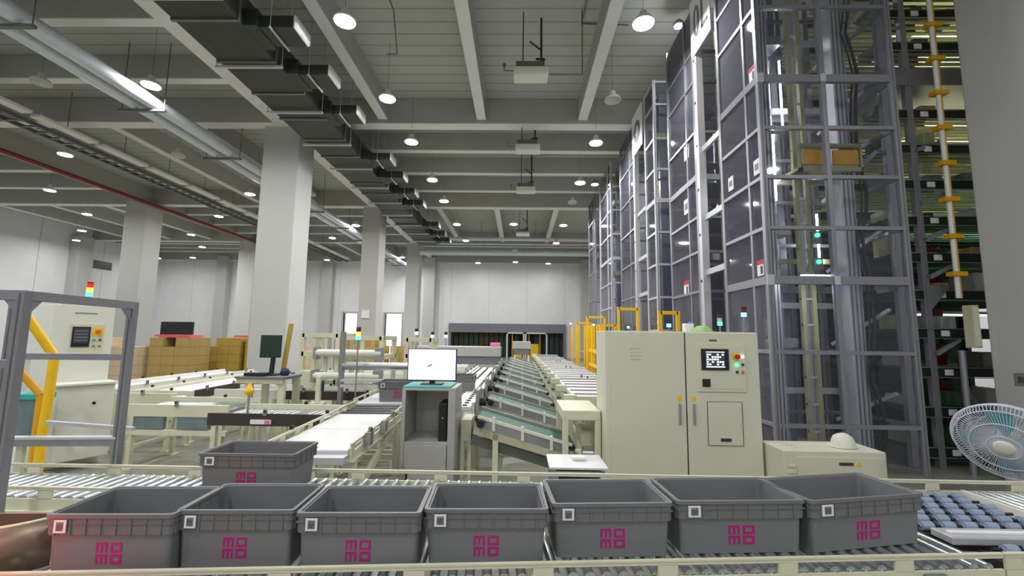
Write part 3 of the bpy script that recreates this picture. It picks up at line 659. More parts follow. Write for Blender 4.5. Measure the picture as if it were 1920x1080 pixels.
drive_conveyor('cream drive conveyor with two blue-grey motor covers left of the brown band', -4.95, 5.6, 0, 1.3, .7, .74, 2, legs=2, pitch=.08)
drive_conveyor('cream drive conveyor with three motor covers beside the tall left cabinet', -5.95, 6.45, 0, .95, .34, .76, 3, legs=2, pitch=.08)
conveyor('belt_conveyor', 'long white belt conveyor with brown side band running toward the pallets', -5.15, 6.9, R(94), 3.8, .9, .74, cover='cream_belt', band='band', legs=3, solid=True, belt_n=7)
conveyor('belt_conveyor', 'white belt conveyor nearest the blue pallets', -6.5, 7.3, R(92), 3.7, .72, .76, cover='cream_belt', legs=4, solid=True, belt_n=7, side='pale')
conveyor('roller_conveyor', 'short roller section behind the left desk', -4.95, 7.2, R(2), 1.05, .7, .74, .075, legs=2, solid=True, side='pale')
conveyor('transfer_conveyor', 'roller conveyor with brown band under the cream lift frames', -3.8, 7.15, 0, 1.4, .7, .74, .08, band='band', legs=2, solid=True)
conveyor('roller_conveyor', 'pale roller line running behind the left desk', -5.4, 10.6, 0, 3.2, .8, .74, .09, legs=3, solid=True, side='pale')
conveyor('belt_conveyor', 'white belt line behind the cream lift frames', -5.5, 13.2, 0, 3.9, .9, .76, cover='cream_belt', legs=3, solid=True, belt_n=3, side='pale')
# white belt line toward the camera
t = conveyor('belt_conveyor', 'wide white belt conveyor coming forward left of the monitor stand', -1.38, 3.72, R(93), 1.75, .72, .75, cover='cream_belt', legs=2, belt_n=2, slot=.3)
for xx in (.35, .42, .9, .97): MB().box(xx, xx+.03, -.06, -.01, .7, .82).build('clamp', 'steel', t)
MB().bar((.1, .0, .32), (1.65, 0, .66), .04, .07).build('diagonal_brace', 'cream', t)
MB().box(-.1, 0, .02, .7, .66, .72).build('end_plate', 'alu_light', t, .004)
conveyor('roller_conveyor', 'dark-gapped roller section at the back of the wide white belt', -1.48, 5.5, R(93), .75, .72, .75, .15, .045, legs=2, side='cream', rollm='wheel_dark')
conveyor('belt_conveyor', 'rear white belt section behind the wide white belt', -1.52, 6.3, R(93), 1.2, .8, .75, cover='cream_belt', legs=2, belt_n=1)
dd = dup(TOTE, (-1.74, 6.62, .75), R(3), 'plain grey tote half hidden behind the monitor stand', 'grey totes far back'); dd.scale = (1.1, 1.2, 1.15)
# cream lift frames
def post_frame(label, x0, x1, y0, y1, zt, levels, group='cream lift frames', m='cream', pw=.08, bars=2):
    t = thing('lift_gantry', label, 'frame', ((x0+x1)/2, (y0+y1)/2, 0), group=group)
    for X in (x0, x1):
        for Y in (y0, y1): MB().box(X-pw/2, X+pw/2, Y-pw/2, Y+pw/2, 0, zt).build('post', m, t, .003)
    for z in levels:
        b = MB()
        for Y in (y0, y1): b.box(x0, x1, Y-pw/2, Y+pw/2, z-pw/2, z+pw/2)
        for X in (x0, x1): b.box(X-pw/2, X+pw/2, y0, y1, z-pw/2, z+pw/2)
        b.build('cross_rail', m, t)
    for k in range(bars):
        X = x0+(x1-x0)*(k+1)/(bars+1); MB().box(X-pw*.4, X+pw*.4, y0-pw*.3, y0+pw*.3, levels[0], zt).build('upright', m, t)
    return t
t = post_frame('cream lift frame behind the left desk, taller of the pair', -3.95, -3.3, 8.0, 8.7, 1.72, [.85, 1.35, 1.69])
MB().box(-3.95, -3.6, 7.93, 8.1, .78, 1.05).build('gear_box', 'cream', t, .01)
post_frame('cream lift frame in the middle carrying white rollers', -3.2, -2.5, 8.0, 8.8, 1.68, [.8, 1.3, 1.65], bars=1)
t = post_frame('cream lift frame nearest the grey pillar', -2.25, -1.75, 8.8, 9.3, 1.66, [1.3, 1.62], bars=0)
for z, nm, Y in ((1.38, 'upper', 7.85), (.98, 'lower', 7.8)):
    t = thing('cross_roller', '%s pale cross roller on the cream lift frames' % nm, 'roller', (-3.2, Y, z), group='cross rollers on the lift frames')
    MB().cyl((-3.62, Y, z), (-2.45, Y, z), .06, 14).build('roller_tube', 'pale', t); MB().box(-3.66, -3.6, Y-.05, 7.97, z-.12, z+.1).build('roller_bracket', 'steel', t); MB().box(-2.56, -2.44, Y-.05, 7.97, z-.12, z+.1).build('roller_bracket', 'steel', t)
t = thing('pipe_gantry', 'round grey steel arm reaching right beside the lift frames', 'gantry', (-2.3, 6.9, 1.2))
MB().cyl((-2.75, 6.9, 1.22), (-1.45, 6.9, 1.22), .06, 16).build('arm_tube', 'steel', t); MB().box(-2.8, -2.74, 6.86, 6.94, 0, 1.75).build('arm_post', 'alu', t)
MB().box(-2.74, -2.0, 6.8, 6.9, .98, 1.02).box(-2.74, -2.0, 6.8, 6.86, .9, .94).build('lower_arm', 'alu_light', t)
A = aty(672, 628, 6.6)
stack_light(A.x, 6.6, 0, 'green lit signal light on a tall thin pole amid the lift frames', ['led_green', 'led_amber', 'led_red_off'], A.z-.07, .035)
t = thing('post_stand', 'cream stand with navy handle before the lift frames', 'stand', (-2.98, 6.2, 0))
A = aty(605, 800, 6.2); MB().box(-2.83, -2.77, 6.17, 6.23, 0, 1.12).box(-2.9, -2.7, 6.15, 6.25, .72, .76).build('post', 'cream', t, .003); MB().cyl((-2.72, 6.15, .92), (-2.72, 6.15, 1.06), .02, 10).build('handle', 'navy', t)
# desk with monitor seen from behind
A = aty(492, 706, 6.4); tx = A.x; tz = A.z
t = thing('work_desk', 'cream-legged grey work desk holding the dark monitor at left', 'desk', (tx, 6.6, 0))
MB().box(tx-.38, tx+.34, 6.35, 6.9, tz-.03, tz).build('desk_top', 'shutter', t, .006)
MB().box(tx-.36, tx+.32, 6.37, 6.4, tz-.1, tz-.03).build('apron', 'cream_dark', t)
for X in (tx-.2, tx+.28):
    for Y in (6.43, 6.85): MB().box(X-.05, X+.05, Y-.028, Y+.028, 0, tz-.031).build('leg', 'cream', t, .003)
t = thing('monitor', 'dark monitor seen from behind on the left work desk', 'monitor', (tx, 6.6, tz))
MB().bar((tx-.17, 6.58, tz+.43), (tx+.1, 6.68, tz+.43), .03, .34).build('monitor_back', 'strip_green', t, .008)
MB().bar((tx-.02, 6.66, tz+.01), (tx-.02, 6.7, tz+.38), .06, .05).build('monitor_arm', 'black', t, .01); MB().box(tx-.16, tx+.12, 6.55, 6.8, tz, tz+.02).build('monitor_base', 'black', t, .006)
tag(MB().box(tx-.28, tx+.02, 6.4, 6.54, tz, tz+.05).build('keyboard_box', 'black', bevel=.006), 'flat black keyboard box before the dark monitor', 'keyboard')
tag(MB().add([(tx+.04, 6.8, tz), (tx+.11, 6.8, tz), (tx+.17, 6.84, tz+.78), (tx+.1, 6.84, tz+.78), (tx+.04, 6.82, tz), (tx+.11, 6.82, tz), (tx+.17, 6.86, tz+.78), (tx+.1, 6.86, tz+.78)], [(0, 1, 2, 3), (7, 6, 5, 4), (0, 4, 5, 1), (1, 5, 6, 2), (2, 6, 7, 3), (3, 7, 4, 0)]).build('cardboard_strip', 'carton_0'), 'tall brown cardboard strip standing behind the dark monitor', 'cardboard')
tag(MB().lathe([(.05, 0), (.07, .04), (.05, .1), (.01, .12)], (tx+.22, 6.6, tz), 12).build('navy_pouch', 'navy'), 'small navy pouch at the right end of the left desk', 'pouch')
A = aty(467, 740, 5.25)
t = thing('beacon', 'yellow-green beacon knob on a thin post by the brown band', 'beacon', (A.x, 5.25, .75))
MB().cyl((A.x, 5.25, .76), (A.x, 5.25, A.z), .014, 8).build('post', 'steel', t); MB().lathe([(.03, 0), (.05, .02), (.05, .06), (.03, .075), (.02, .12), (.01, .13)], (A.x, 5.25, A.z), 14).build('knob', 'led_amber' if False else 'yellow', t)

# ------------------------------------------------------------------ monitor stand in the middle
sx0, sx1, sy0, sy1, sz = -1.28, -.69, 4.9, 5.45, 1.13
t = thing('monitor_stand', 'grey-green steel stand with open shelf, carrying the white monitor', 'stand', ((sx0+sx1)/2, 5.1, 0))
MB().box(sx0, sx0+.04, sy0, sy1, 0, sz-.031).box(sx1-.08, sx1, sy0, sy1, 0, sz-.031).box(sx0+.041, sx1-.081, sy1-.02, sy1-.002, 0, sz-.032).box(sx0, sx1, sy0, sy1, sz-.03, sz).box(sx0+.041, sx1-.081, sy0+.004, sy1-.021, .52, .55).box(sx0+.041, sx1-.081, sy0+.02, sy1-.021, 0, .06).build('housing', 'board', t, .003)
dr = MB().box(sx0+.045, sx1-.085, sy0-.01, sy0+.01, .06, .52).build('door', 'board', t, .003); MB().box(sx0+.07, sx0+.09, sy0-.018, sy0-.01, .1, .26).build('door_handle', 'black', dr)
tag(MB().box(sx0, sx1-.06, sy0+.0, sy1-.05, sz, sz+.015).build('work_mat', 'teal'), 'teal mat on top of the grey monitor stand', 'mat')
t = thing('computer_case', 'slim black computer case inside the open monitor stand', 'computer', (-.87, 5.1, .55))
MB().box(-.88, -.79, 4.95, 5.3, .55, .96).build('case_body', 'black', t, .006); MB().cyl((-.835, 4.95, .8), (-.835, 4.946, .8), .008, 8).build('power_button', 'alu_light', t)
A = aty(765, 712, 5.1); B = aty(855, 656, 5.1); z0 = A.z; z1 = B.z
t = thing('monitor', 'white glowing monitor standing on the grey monitor stand', 'monitor', ((A.x+B.x)/2, 5.15, sz+.015))
MB().box(A.x-.012, B.x+.012, 5.1, 5.13, z0-.012, z1+.01).build('bezel', 'navy', t, .004)
s = MB().box(A.x, B.x, 5.096, 5.1, z0+.004, z1).build('screen', 'screen_white', t)
cx = (A.x+B.x)/2
MB().bar((cx-.05, 5.094, z0+.15), (cx-.0, 5.094, z0+.18), .004, .012).bar((cx+.06, 5.094, z0+.21), (cx+.09, 5.094, z0+.215), .004, .004).build('screen_mark', 'ink', s)
MB().box(cx-.03, cx+.03, 5.13, 5.17, sz+.03, z0+.15).build('neck', 'black', t); MB().loft([rrect(.13, .09, sz+.016, .03, cx=cx, cy=5.15), rrect(.12, .08, sz+.03, .03, cx=cx, cy=5.15)]).build('foot', 'black', t)

# ------------------------------------------------------------------ inclined green belt chutes
def make_chute():
    t = thing('incline_conveyor', 'x', 'conveyor', (0, 0, 0), world=False, group='green belt chutes in the middle lane')
    a, b = Vector((-.5, 0, .82)), Vector((.55, 0, .53)); W = .5
    def slab(y0, y1, o0, o1, ext=0):
        d = (b-a).normalized(); n = Vector((-d.z, 0, d.x)); n = n if n.z > 0 else -n; A_, B_ = a-d*ext, b+d*ext
        vs = []
        for y in (y0, y1):
            for p, o in ((A_, o0), (B_, o0), (B_, o1), (A_, o1)): q = p+n*o; vs.append((q.x, y, q.z))
        return vs, [(0, 1, 2, 3), (7, 6, 5, 4), (0, 4, 5, 1), (1, 5, 6, 2), (2, 6, 7, 3), (3, 7, 4, 0)]
    MB().add(*slab(.03, W-.03, -.03, 0)).build('belt', 'belt_green', t)
    MB().add(*slab(-.0, .02, -.12, -.02)).build('side_frame', 'steel', t); MB().add(*slab(W-.02, W, -.12, .03)).build('side_frame', 'steel', t)
    MB().add(*slab(-.02, .0, -.02, .012)).build('guide_lip', 'pale', t)
    MB().add(*slab(.0, .03, -.2, -.12)).build('lower_beam', 'cream_dark', t)
    for p in (a, b): MB().cyl((p.x, -.01, p.z-.035), (p.x, W+.01, p.z-.035), .035, 14).build('end_roller', 'rubber', t)
    MB().cyl((-.46, -.1, .75), (-.46, -.0, .75), .045, 14).build('motor', 'wheel_dark', t)
    for k in range(3): 
        x = -.32+.32*k; MB().box(x-.015, x+.015, -.03, .01, .77-.096*(k+.5)-.06, .83-.096*(k+.2)).build('bracket', 'pale', t)
    MB().add(*slab(.1, W-.1, -.34, -.24)).build('return_pan', 'galv', t)
    for x, z in ((-.3, .62), (.35, .42)):
        for y in (.02, W-.02): MB().box(x-.03, x+.03, y-.02, y+.02, 0, z).build('leg', 'cream', t)
    return t
CH = make_chute()
for k in range(10):
    p = (.05+.01*k, 5.0+1.55*k, 0); lab = 'inclined green belt chute, %s from the front in the middle lane' % ORD[k]
    if k == 0: CH.location = p; CH['label'] = lab
    else: dup(CH, p, None, lab)
# line left of chutes
for k in range(2):
    conveyor('sorter_line', 'pale sorter line left of the green chutes, %s section from the front' % ORD[k], -.58, 5.75+k*3.7, R(90), 3.6, .62, .8, cover='pale', belt_n=6, legs=2, solid=True, side='pale', group='sections of the pale sorter line')
dd = dup(TOTE, (-.92, 7.6, .8), R(90), 'grey tote on the pale sorter line just right of the white monitor', 'grey totes far back')
for k, Y in enumerate((5.9, 7.4, 8.95, 10.5, 12.05, 13.6)):
    t = thing('drive_unit', 'steel drive unit with round black motor between sorter line and chutes, %s from the front' % ORD[k], 'drive unit', (-.5, Y, 0), group='drive units beside the chutes')
    MB().box(-.545, -.5, Y-.2, Y+.2, .5, 1.02).build('plate', 'steel', t, .003); MB().cyl((-.5, Y-.1, .86), (-.42, Y-.1, .86), .05, 14).build('motor', 'black', t); MB().box(-.56, -.5, Y-.03, Y+.03, 0, .5).build('leg', 'cream', t)
for k in range(2):
    sl = bpy.data.objects['sorter_line' if k == 0 else 'sorter_line.001']
    bb = MB().cyl((.1, .12, .8), (.1, .12, .815), .03, 10).build('ball_pad', 'ink', sl)
    part_copies(bb, [(x_*.22, y_*.19, 0) for x_ in range(16) for y_ in range(3) if (x_, y_) != (0, 0)])
# front end frame of sorter line
t = thing('end_frame', 'cream end frame with corrugated hose right of the monitor stand', 'frame', (-.55, 5.4, 0))
MB().box(-.66, -.54, 5.2, 5.6, .5, .74).build('end_box', 'cream', t, .004); MB().box(-.58, -.54, 5.2, 5.24, 0, .5).build('leg', 'cream', t); MB().box(-.66, -.62, 5.2, 5.24, 0, .5).build('leg', 'cream', t)
# covered grey housings farther back
for k, (x0, x1, Y, z) in enumerate(((-3.6, -.65, 15.5, 1.35), (-.3, .55, 20.6, 1.5))):
    t = thing('covered_conveyor', ('long grey covered conveyor crossing behind the white monitor', 'grey covered box closing the end of the chute lane')[k], 'conveyor', ((x0+x1)/2, Y, 0))
    MB().box(x0, x1, Y, Y+.9, z-.35, z).build('cover', 'board', t, .02)
    MB().box(x0+.05, x1-.05, Y+.05, Y+.85, z-.62, z-.36).build('conveyor_body', 'shutter', t)
    for X in (x0+.1, x1-.1): MB().box(X-.05, X+.05, Y+.05, Y+.15, 0, z-.6).build('leg', 'cream', t)
tag(MB().box(-.95, -.6, 15.0, 15.3, 1.2, 1.34).build('pink_bin', 'pink', bevel=.02), 'small pink bin by the end of the long grey covered conveyor', 'bin')
o = bpy.data.objects['pink_bin']; o.location.z = 1.35; o.location.y = 15.9; o.location.x = -.85
# ------------------------------------------------------------------ right conveyor line with cream posts
for k in range(5):
    t = drive_conveyor('white belt line left of the yellow guards, %s section from the front' % ORD[k],   .8, 6.5+k*3.1, 0, 1.1, 2.95, .84, 2, cover='cream_belt', legs=2, group='sections of the white belt line', belt_n=1, rail_up=.02)
    b = MB()
    for q in range(6): b.box(.05, 1.05, .35+q*.48, .4+q*.48, .84, .855)
    b.build('belt_divider', 'shutter', t)
for k in range(13):
    Y = 5.9+k*1.15
    t = thing('sensor_post', 'cream bracket post with sensor, %s from the front beside the green chutes' % ORD[k], 'post', (.7, Y, 0), group='cream bracket posts beside the chutes')
    MB().box(.655, .715, Y-.035, Y+.035, 0, .86).build('post', 'cream', t, .003); MB().box(.6, .76, Y-.05, Y+.05, .86, .96).build('bracket', 'cream', t, .01); MB().cyl((.655, Y-.06, .78), (.6, Y-.06, .78), .035, 12).build('sensor', 'shutter', t)
t = thing('cream_table', 'open cream frame table left of the large cream cabinet', 'table', (.8, 5.3, 0))
A = atz(1052, 768, .84)
MB().box(.48, .89, 4.85, 5.65, .82, .92).build('table_top', 'cream', t, .004)
for X in (.51, .86):
    for Y in (4.88, 5.62): MB().box(X-.03, X+.03, Y-.03, Y+.03, 0, .82).build('leg', 'cream', t, .003)
MB().box(.7, .86, 5.0, 5.5, .5, .68).build('drive_box', 'cream_dark', t, .02); MB().box(.7, .86, 4.95, 5.6, .3, .34).build('lower_shelf', 'cream_dark', t)
MB().cyl((.7, 4.95, .45), (.86, 4.95, .45), .05, 14).build('drive_shaft', 'steel', t)
# yellow guards
def portal(label, x0, x1, Y, zt, r=.035, zm=None):
    t = thing('guard_portal', label, 'guard', ((x0+x1)/2, Y, 0), group='yellow guard portals')
    MB().box(x0-r, x0+r, Y-r, Y+r, 0, zt).build('post', 'yellow', t, .004); MB().box(x1-r, x1+r, Y-r, Y+r, 0, zt).build('post', 'yellow', t, .004)
    MB().box(x0, x1, Y-r, Y+r, zt-2*r, zt).build('top_bar', 'yellow', t, .004)
    for z in (zm or (.6, 1.2)): MB().box(x0, x1, Y-r*.6, Y+r*.6, z-r*.6, z+r*.6).build('mid_bar', 'yellow', t)
    return t
portal('yellow portal nearest the large cream cabinet', 2.78, 3.13, 8.7, 2.25)
portal('tall yellow portal, second from the cabinet', 2.6, 3.1, 11.5, 2.5)
portal('yellow portal, third from the cabinet', 2.3, 2.75, 12.6, 2.1)
portal('yellow portal, fourth from the cabinet', 2.2, 2.75, 14.2, 2.4)
portal('yellow portal, fifth from the cabinet', 2.2, 2.75, 16.8, 2.3)
for k, (px, Y) in enumerate(((1072, 18), (1084, 16.5), (1098, 14.6), (1104, 13.6), (1112, 12.8), (1122, 11.6), (1128, 11.0))):
    A = aty(px, 640, Y)
    t = thing('guard_post', 'yellow guard post beside the white belt line, %s from the far end' % ORD[k], 'post', (A.x, Y, 0), group='yellow guard posts')
    MB().box(A.x-.05, A.x+.05, Y-.05, Y+.05, 0, 2.15-.02*k).build('post', 'yellow', t, .005); MB().box(A.x-.1, A.x+.1, Y-.1, Y+.1, 0, .02).build('base_plate', 'yellow', t)
A, B = aty(1105, 650, 13), aty(1128, 655, 11)
for k, z in enumerate((1.35, .95)):
    tag(MB().bar((A.x, 13.0, z), (B.x, 11.0, z), .05, .08).build('guard_bar', 'yellow'), '%s yellow bar tying the guard posts by the white belt line' % ('upper', 'lower')[k], 'guard rail', 'bars of the yellow guard')
for k, (px, py, Y) in enumerate(((1070, 606, 17.5), (1113, 608, 13.2), (1178, 612, 11.0), (1236, 602, 9.5))):
    A = aty(px, py, Y); stack_light(A.x, Y, 0, 'tiny %s signal lamp among the yellow guards, %s from the left' % (('white', 'white', 'violet blue', 'violet blue')[k], ORD[k]), [('led_white', 'led_white', 'led_blue', 'led_blue')[k]], A.z-.05, .035, 'tiny lamps among the guards')
for k, (px, py, Y) in enumerate(((781, 622, 16), (811, 628, 17), (836, 628, 17))):
    A = aty(px, py, Y); stack_light(A.x, Y, 0, 'thin pole with a small white lamp behind the monitor, %s from the left' % ORD[k], ['led_white', 'black'], A.z-.1, .06, 'thin lamp poles behind the monitor')

# ------------------------------------------------------------------ lift towers
TX = 3.35
def tower(label, x1, y0, y1, zt, levels, thick=(), front_mid=True, side_mid=True, panel='acrylic', pm='alu', front=True, masts=True, pw=.07, name='lift_tower'):
    x0 = TX
    t = thing(name, label, 'lift tower', ((x0+x1)/2, (y0+y1)/2, 0), group='glazed lift towers')
    xm = x0+(x1-x0)*.475
    for X, Y in ((x0, y0), (x1, y0), (x0, y1), (x1, y1)):
        o = MB().box(X-pw/2, X+pw/2, Y-pw/2, Y+pw/2, 0, zt).build('post', pm, t, .004)
        MB().box(X-.006, X+.006, Y-pw/2-.002, Y-pw/2+.002, .02, zt).build('post_slot', 'galv', o)
    if front_mid: MB().box(xm-.03, xm+.03, y0-.036, y0+.036, 0, zt).build('mid_post', pm, t, .003)
    if side_mid: ym = y0+(y1-y0)*.3; MB().box(x0-.025, x0+.036, ym-.025, ym+.025, 0, zt).build('mid_post', pm, t, .003)
    for z in levels:
        h = .055 if z in thick else .026
        MB().box(x0, x1, y0-.03, y0+.03, z-h, z+h).build('front_rail', pm, t, .003)
        MB().box(x0-.03, x0+.03, y0, y1, z-h, z+h).build('side_rail', pm, t, .003)
        MB().box(x0, x1, y1-.02, y1+.02, z-h, z+h).box(x1-.02, x1+.02, y0, y1, z-h, z+h).build('back_rail', pm, t)
        if z in thick: MB().box(x0-.045, x0+.05, y0-.045, y0-.03, z-.07, z+.07).build('joint_plate', 'alu_light', t, .003); MB().box(xm-.04, xm+.04, y0-.046, y0-.037, z-.06, z+.06).build('joint_plate', 'alu_light', t, .003)
    zs = [.05]+list(levels)+[zt]; zs = sorted(set(zs))
    for a, b in zip(zs, zs[1:]):
        if b-a < .1: continue
        if front: MB().box(x0+.03, x1-.03, y0-.004, y0+.004, a+.03, b-.03).build('front_panel', 'acrylic_clean', t)
        MB().box(x0-.004, x0+.004, y0+.03, y1-.03, a+.03, b-.03).build('side_panel', panel, t)
    if masts:
        for k, (X, wd) in enumerate(((x0+.25*(x1-x0)*.7, .17), (x0+.8*(x1-x0), .2))):
            o = MB().box(X-wd/2, X+wd/2, y0+.45, y0+.62, 0, zt-.05).build('mast', 'alu_light', t, .01)
            b = MB()
            for q in (-.3, 0, .3): b.box(X+q*wd-.008, X+q*wd+.008, y0+.443, y0+.452, .02, zt-.06)
            b.build('mast_groove', 'galv', o)
        X = x0+.45*(x1-x0); MB().box(X-.03, X+.03, y0+.6, y0+.66, 0, zt-.05).box(X+.13, X+.19, y0+.6, y0+.66, 0, zt-.05).build('ladder_rail', 'deck', t)
        b = MB(); z = .4
        while z < zt-.2: b.box(X-.03, X+.19, y0+.61, y0+.64, z, z+.03); z += .38
        b.build('ladder_rung', 'alu_light', t)
        b = MB(); z = .5
        while z < zt-1.0: b.bar((x0+.85*(x1-x0), y1-.02, z), (x1-.03, y0+.3, z+.5), .03, .05); z += 1.15
        b.build('diagonal_brace', 'alu_light', t)
        b = MB(); z = .3; xx = x1-.2
        pts = [(xx+.05*math.sin(q*1.3), y0+.4+.03*math.cos(q*2.1), .1+q*.35) for q in range(int((zt-.3)/.35))]
        b.tube(pts, .022, 8); b.tube([(p[0]-.07, p[1], p[2]) for p in pts], .014, 6); b.build('cable_chain', 'rubber', t)
        for q, z in enumerate((1.6, 3.3, 4.9, 6.4)):
            MB().box(x0+.1*(x1-x0), x0+.42*(x1-x0), y0+.7, y0+1.0, z, z+.14).cyl((x0+.3, y0+.66, z+.05), (x0+.3, y0+.72, z+.05), .06, 12, m=1).build('drive_bracket', ['steel', 'black'], t)
    return t
ZT = 8.25
zl = [aty(1450, y, 5.88).z for y in (15, 148, 240, 332, 427, 525, 660, 798)][::-1]
lv1 = zl+[zl[-1]+.67*k for k in (1, 2)]
T1 = tower('front glazed lift tower with orange carriage, nearest the camera', 5.2, 5.88, 7.03, ZT, lv1, thick=(zl[2], zl[6]))
# carriage and small signs on the first tower
A, B = aty(1502, 281, 6.25), aty(1606, 314, 6.25)
cr = MB().box(A.x, B.x, 6.22, 6.9, A.z-.27, A.z-.22).box(A.x-.05, B.x+.06, 6.2, 6.26, A.z-.34, A.z-.28).box(A.x-.02, B.x+.04, 6.2, 6.26, A.z+.02, A.z+.08).box(A.x-.05, A.x-.02, 6.2, 6.26, A.z-.34, A.z+.08).box(B.x+.03, B.x+.06, 6.2, 6.26, A.z-.34, A.z+.08).build('carriage', 'deck', T1)
xm = (A.x+B.x)/2
MB().box(A.x, xm-.03, 6.2, 6.22, A.z-.24, A.z-.02).build('carriage_panel', 'mustard', cr); MB().box(xm+.03, B.x, 6.2, 6.22, A.z-.24, A.z-.02).build('carriage_panel', 'mustard', cr)
for (px, py, mm) in ((1532, 441, 'led_green'), (1535, 491, 'led_green')):
    A = aty(px, py, 6.2); MB().cyl((A.x, 6.2, A.z), (A.x, 6.18, A.z), .03, 14).box(A.x-.06, A.x+.06, 6.2, 6.26, A.z-.12, A.z+.06, 1).build('status_lamp', [mm, 'galv'], T1)
A = aty(1535, 517, 6.0); 
MB().box(A.x-.25, A.x+.18, 5.96, 6.0, A.z-.015, A.z+.01).build('light_strip', 'led_white', T1, label='bright white light strip above the thick rail')
ld = bpy.data.lights.new('strip_light', 'AREA'); ld.shape = 'RECTANGLE'; ld.size = .42; ld.size_y = .03; ld.energy = 5; ld.color = (.95, .95, 1)
lo = bpy.data.objects.new('strip_light', ld); C.objects.link(lo); lo.parent = T1; lo.location = Vector((A.x-.03, 5.98, A.z-.03))-OFF[T1.name]
for X, Y, za, zb in ((4.05, 6.8, 3.9, 5.0), (4.25, 6.85, 5.1, 6.3), (4.7, 6.85, 2.9, 3.7)):  # tubes added to brighten the tower inside, standing for bright streaks
    o = MB().cyl((X, Y, za), (X, Y, zb), .018, 10).build('fill_tube', 'tube', T1)
    ld = bpy.data.lights.new('tube_fill_light', 'AREA'); ld.shape = 'RECTANGLE'; ld.size = .05; ld.size_y = zb-za; ld.energy = 8
    lo = bpy.data.objects.new('tube_fill_light', ld); C.objects.link(lo); lo.parent = T1; lo.location = Vector((X, Y-.03, (za+zb)/2))-OFF[T1.name]; lo.rotation_euler = (R(90), 0, 0)
for X, Y, r_ in ((3.62, 6.75, .06), (4.42, 6.8, .05), (4.95, 6.7, .05), (4.1, 6.95, .035)):
    MB().cyl((X, Y, 0), (X, Y, 8.0), r_, 14).build('inner_tube', 'alu_light', T1)
MB().box(3.45, 5.1, 6.86, 6.9, 2.9, 2.98).box(3.45, 3.5, 6.86, 6.9, 2.98, 3.2).box(5.05, 5.1, 6.86, 6.9, 2.98, 3.2).build('inner_shelf', 'deck', T1)
for z in (.9, 2.2, 4.2, 5.4, 6.6): MB().box(3.5, 5.05, 6.88, 6.93, z, z+.09).build('inner_crossbar', 'alu_light', T1)
def side_label(T, Y, z, red=True, w_=.16, h_=.22):
    o = MB().box(TX-.012, TX-.005, Y-w_/2, Y+w_/2, z, z+h_).build('warning_label', 'white_label', T)
    if red: MB().box(TX-.015, TX-.012, Y-w_/2, Y+w_/2, z+h_*.72, z+h_).build('label_header', 'red', o); MB().box(TX-.015, TX-.012, Y-w_*.35, Y-w_*.05, z+h_*.1, z+h_*.6).build('label_figure', 'ink', o)
    else: MB().box(TX-.015, TX-.012, Y-w_*.28, Y+w_*.28, z+h_*.3, z+h_*.7).build('label_mark', 'shutter', o)
for px, py, rd in ((1428, 505, True), (1412, 140, True), (1421, 315, False), (1372, 345, False)):
    A = atx(px, py+12, TX); side_label(T1, A.y, A.z, rd)
# open bays with sign boards between the glazed towers
def letter(b, ch, y0, z0, w_, h_, X):
    th = w_*.24; T_ = .012
    if ch == 'O':
        n = 20
        for k in range(n):
            a0, a1 = 2*math.pi*k/n, 2*math.pi*(k+1)/n; f = lambda a, s: (X, y0+w_/2+(w_/2-s)*math.cos(a), z0+h_/2+(h_/2-s)*math.sin(a))
            q = [f(a0, 0), f(a1, 0), f(a1, th), f(a0, th)]; b.add(q+[(p[0]+T_, p[1], p[2]) for p in q], [(0, 1, 2, 3), (7, 6, 5, 4), (0, 4, 5, 1), (2, 6, 7, 3)])
    elif ch == 'L': b.box(X, X+T_, y0+w_-th, y0+w_, z0, z0+h_); b.box(X, X+T_, y0, y0+w_, z0, z0+th)
    elif ch == 'I': b.box(X, X+T_, y0+w_/2-th/2, y0+w_/2+th/2, z0, z0+h_)
def bay(label, slabel, y0, y1, zs0, zs1, chars, carr_z, post_w=.13):
    t = thing('lift_bay', label, 'lift bay', (TX+.8, (y0+y1)/2, 0), group='open lift bays between the towers')
    o = MB().box(TX-.06, TX+.07, y1-post_w, y1, 0, ZT-.1).build('post', 'alu_light', t, .006)
    b = MB(); z = 1.9
    while z < 8: b.cyl((TX-.065, y1-.05, z), (TX-.055, y1-.05, z), .028, 10); z += .85
    b.build('post_hole', 'black', o)
    for z in (2.9, 3.9, 5.2): MB().box(TX+.0, TX+.05, y0+.03, y1-post_w, z-.05, z+.05).build('cross_rail', 'alu_light', t, .003)
    MB().box(TX+.9, TX+1.0, y0, y0+.1, 0, ZT-.2).box(TX+.55, TX+.62, y1-.3, y1-.22, 0, ZT-.2).build('mast', 'alu', t)
    MB().box(TX+.35, TX+.65, y0+.1, y0+.45, carr_z, carr_z+.32).build('carriage', 'mustard', t, .01); MB().box(TX+.35, TX+.65, y0+.1, y0+.45, carr_z+.4, carr_z+.55).build('carriage_top', 'deck', t)
    pts = [(TX+.12+.05*math.sin(q*2.0), y0+.12, 1.2+q*.3) for q in range(15)]
    MB().tube(pts, .03, 8).build('cable', 'mustard', t)
    s = thing('sign_board', slabel, 'sign', (TX, (y0+y1)/2, zs0), group='white sign boards on the lifts')
    MB().box(TX-.08, TX-.062, y0+.02, y1, zs0, zs1).build('board', 'white_label', s)
    b = MB(); n = len(chars); w_ = (y1-y0)*.8/max(n, 1)
    for k, ch in enumerate(chars): letter(b, ch, y1-.1-w_*(k+1)+w_*.12, zs0+.28, w_*.72, .62, TX-.092)
    b.build('lettering', 'shutter', s)
    return t
A = atx(1308, 95, TX-.07)
bay('open lift bay with yellow cable behind the front tower', 'white sign board with grey letters high behind the front tower', 7.1, 7.95, A.z, A.z+1.15, 'OL', 6.0)
z2 = [aty(1265, y, 8.0).z for y in (150, 245, 330, 405, 470, 545)][::-1]
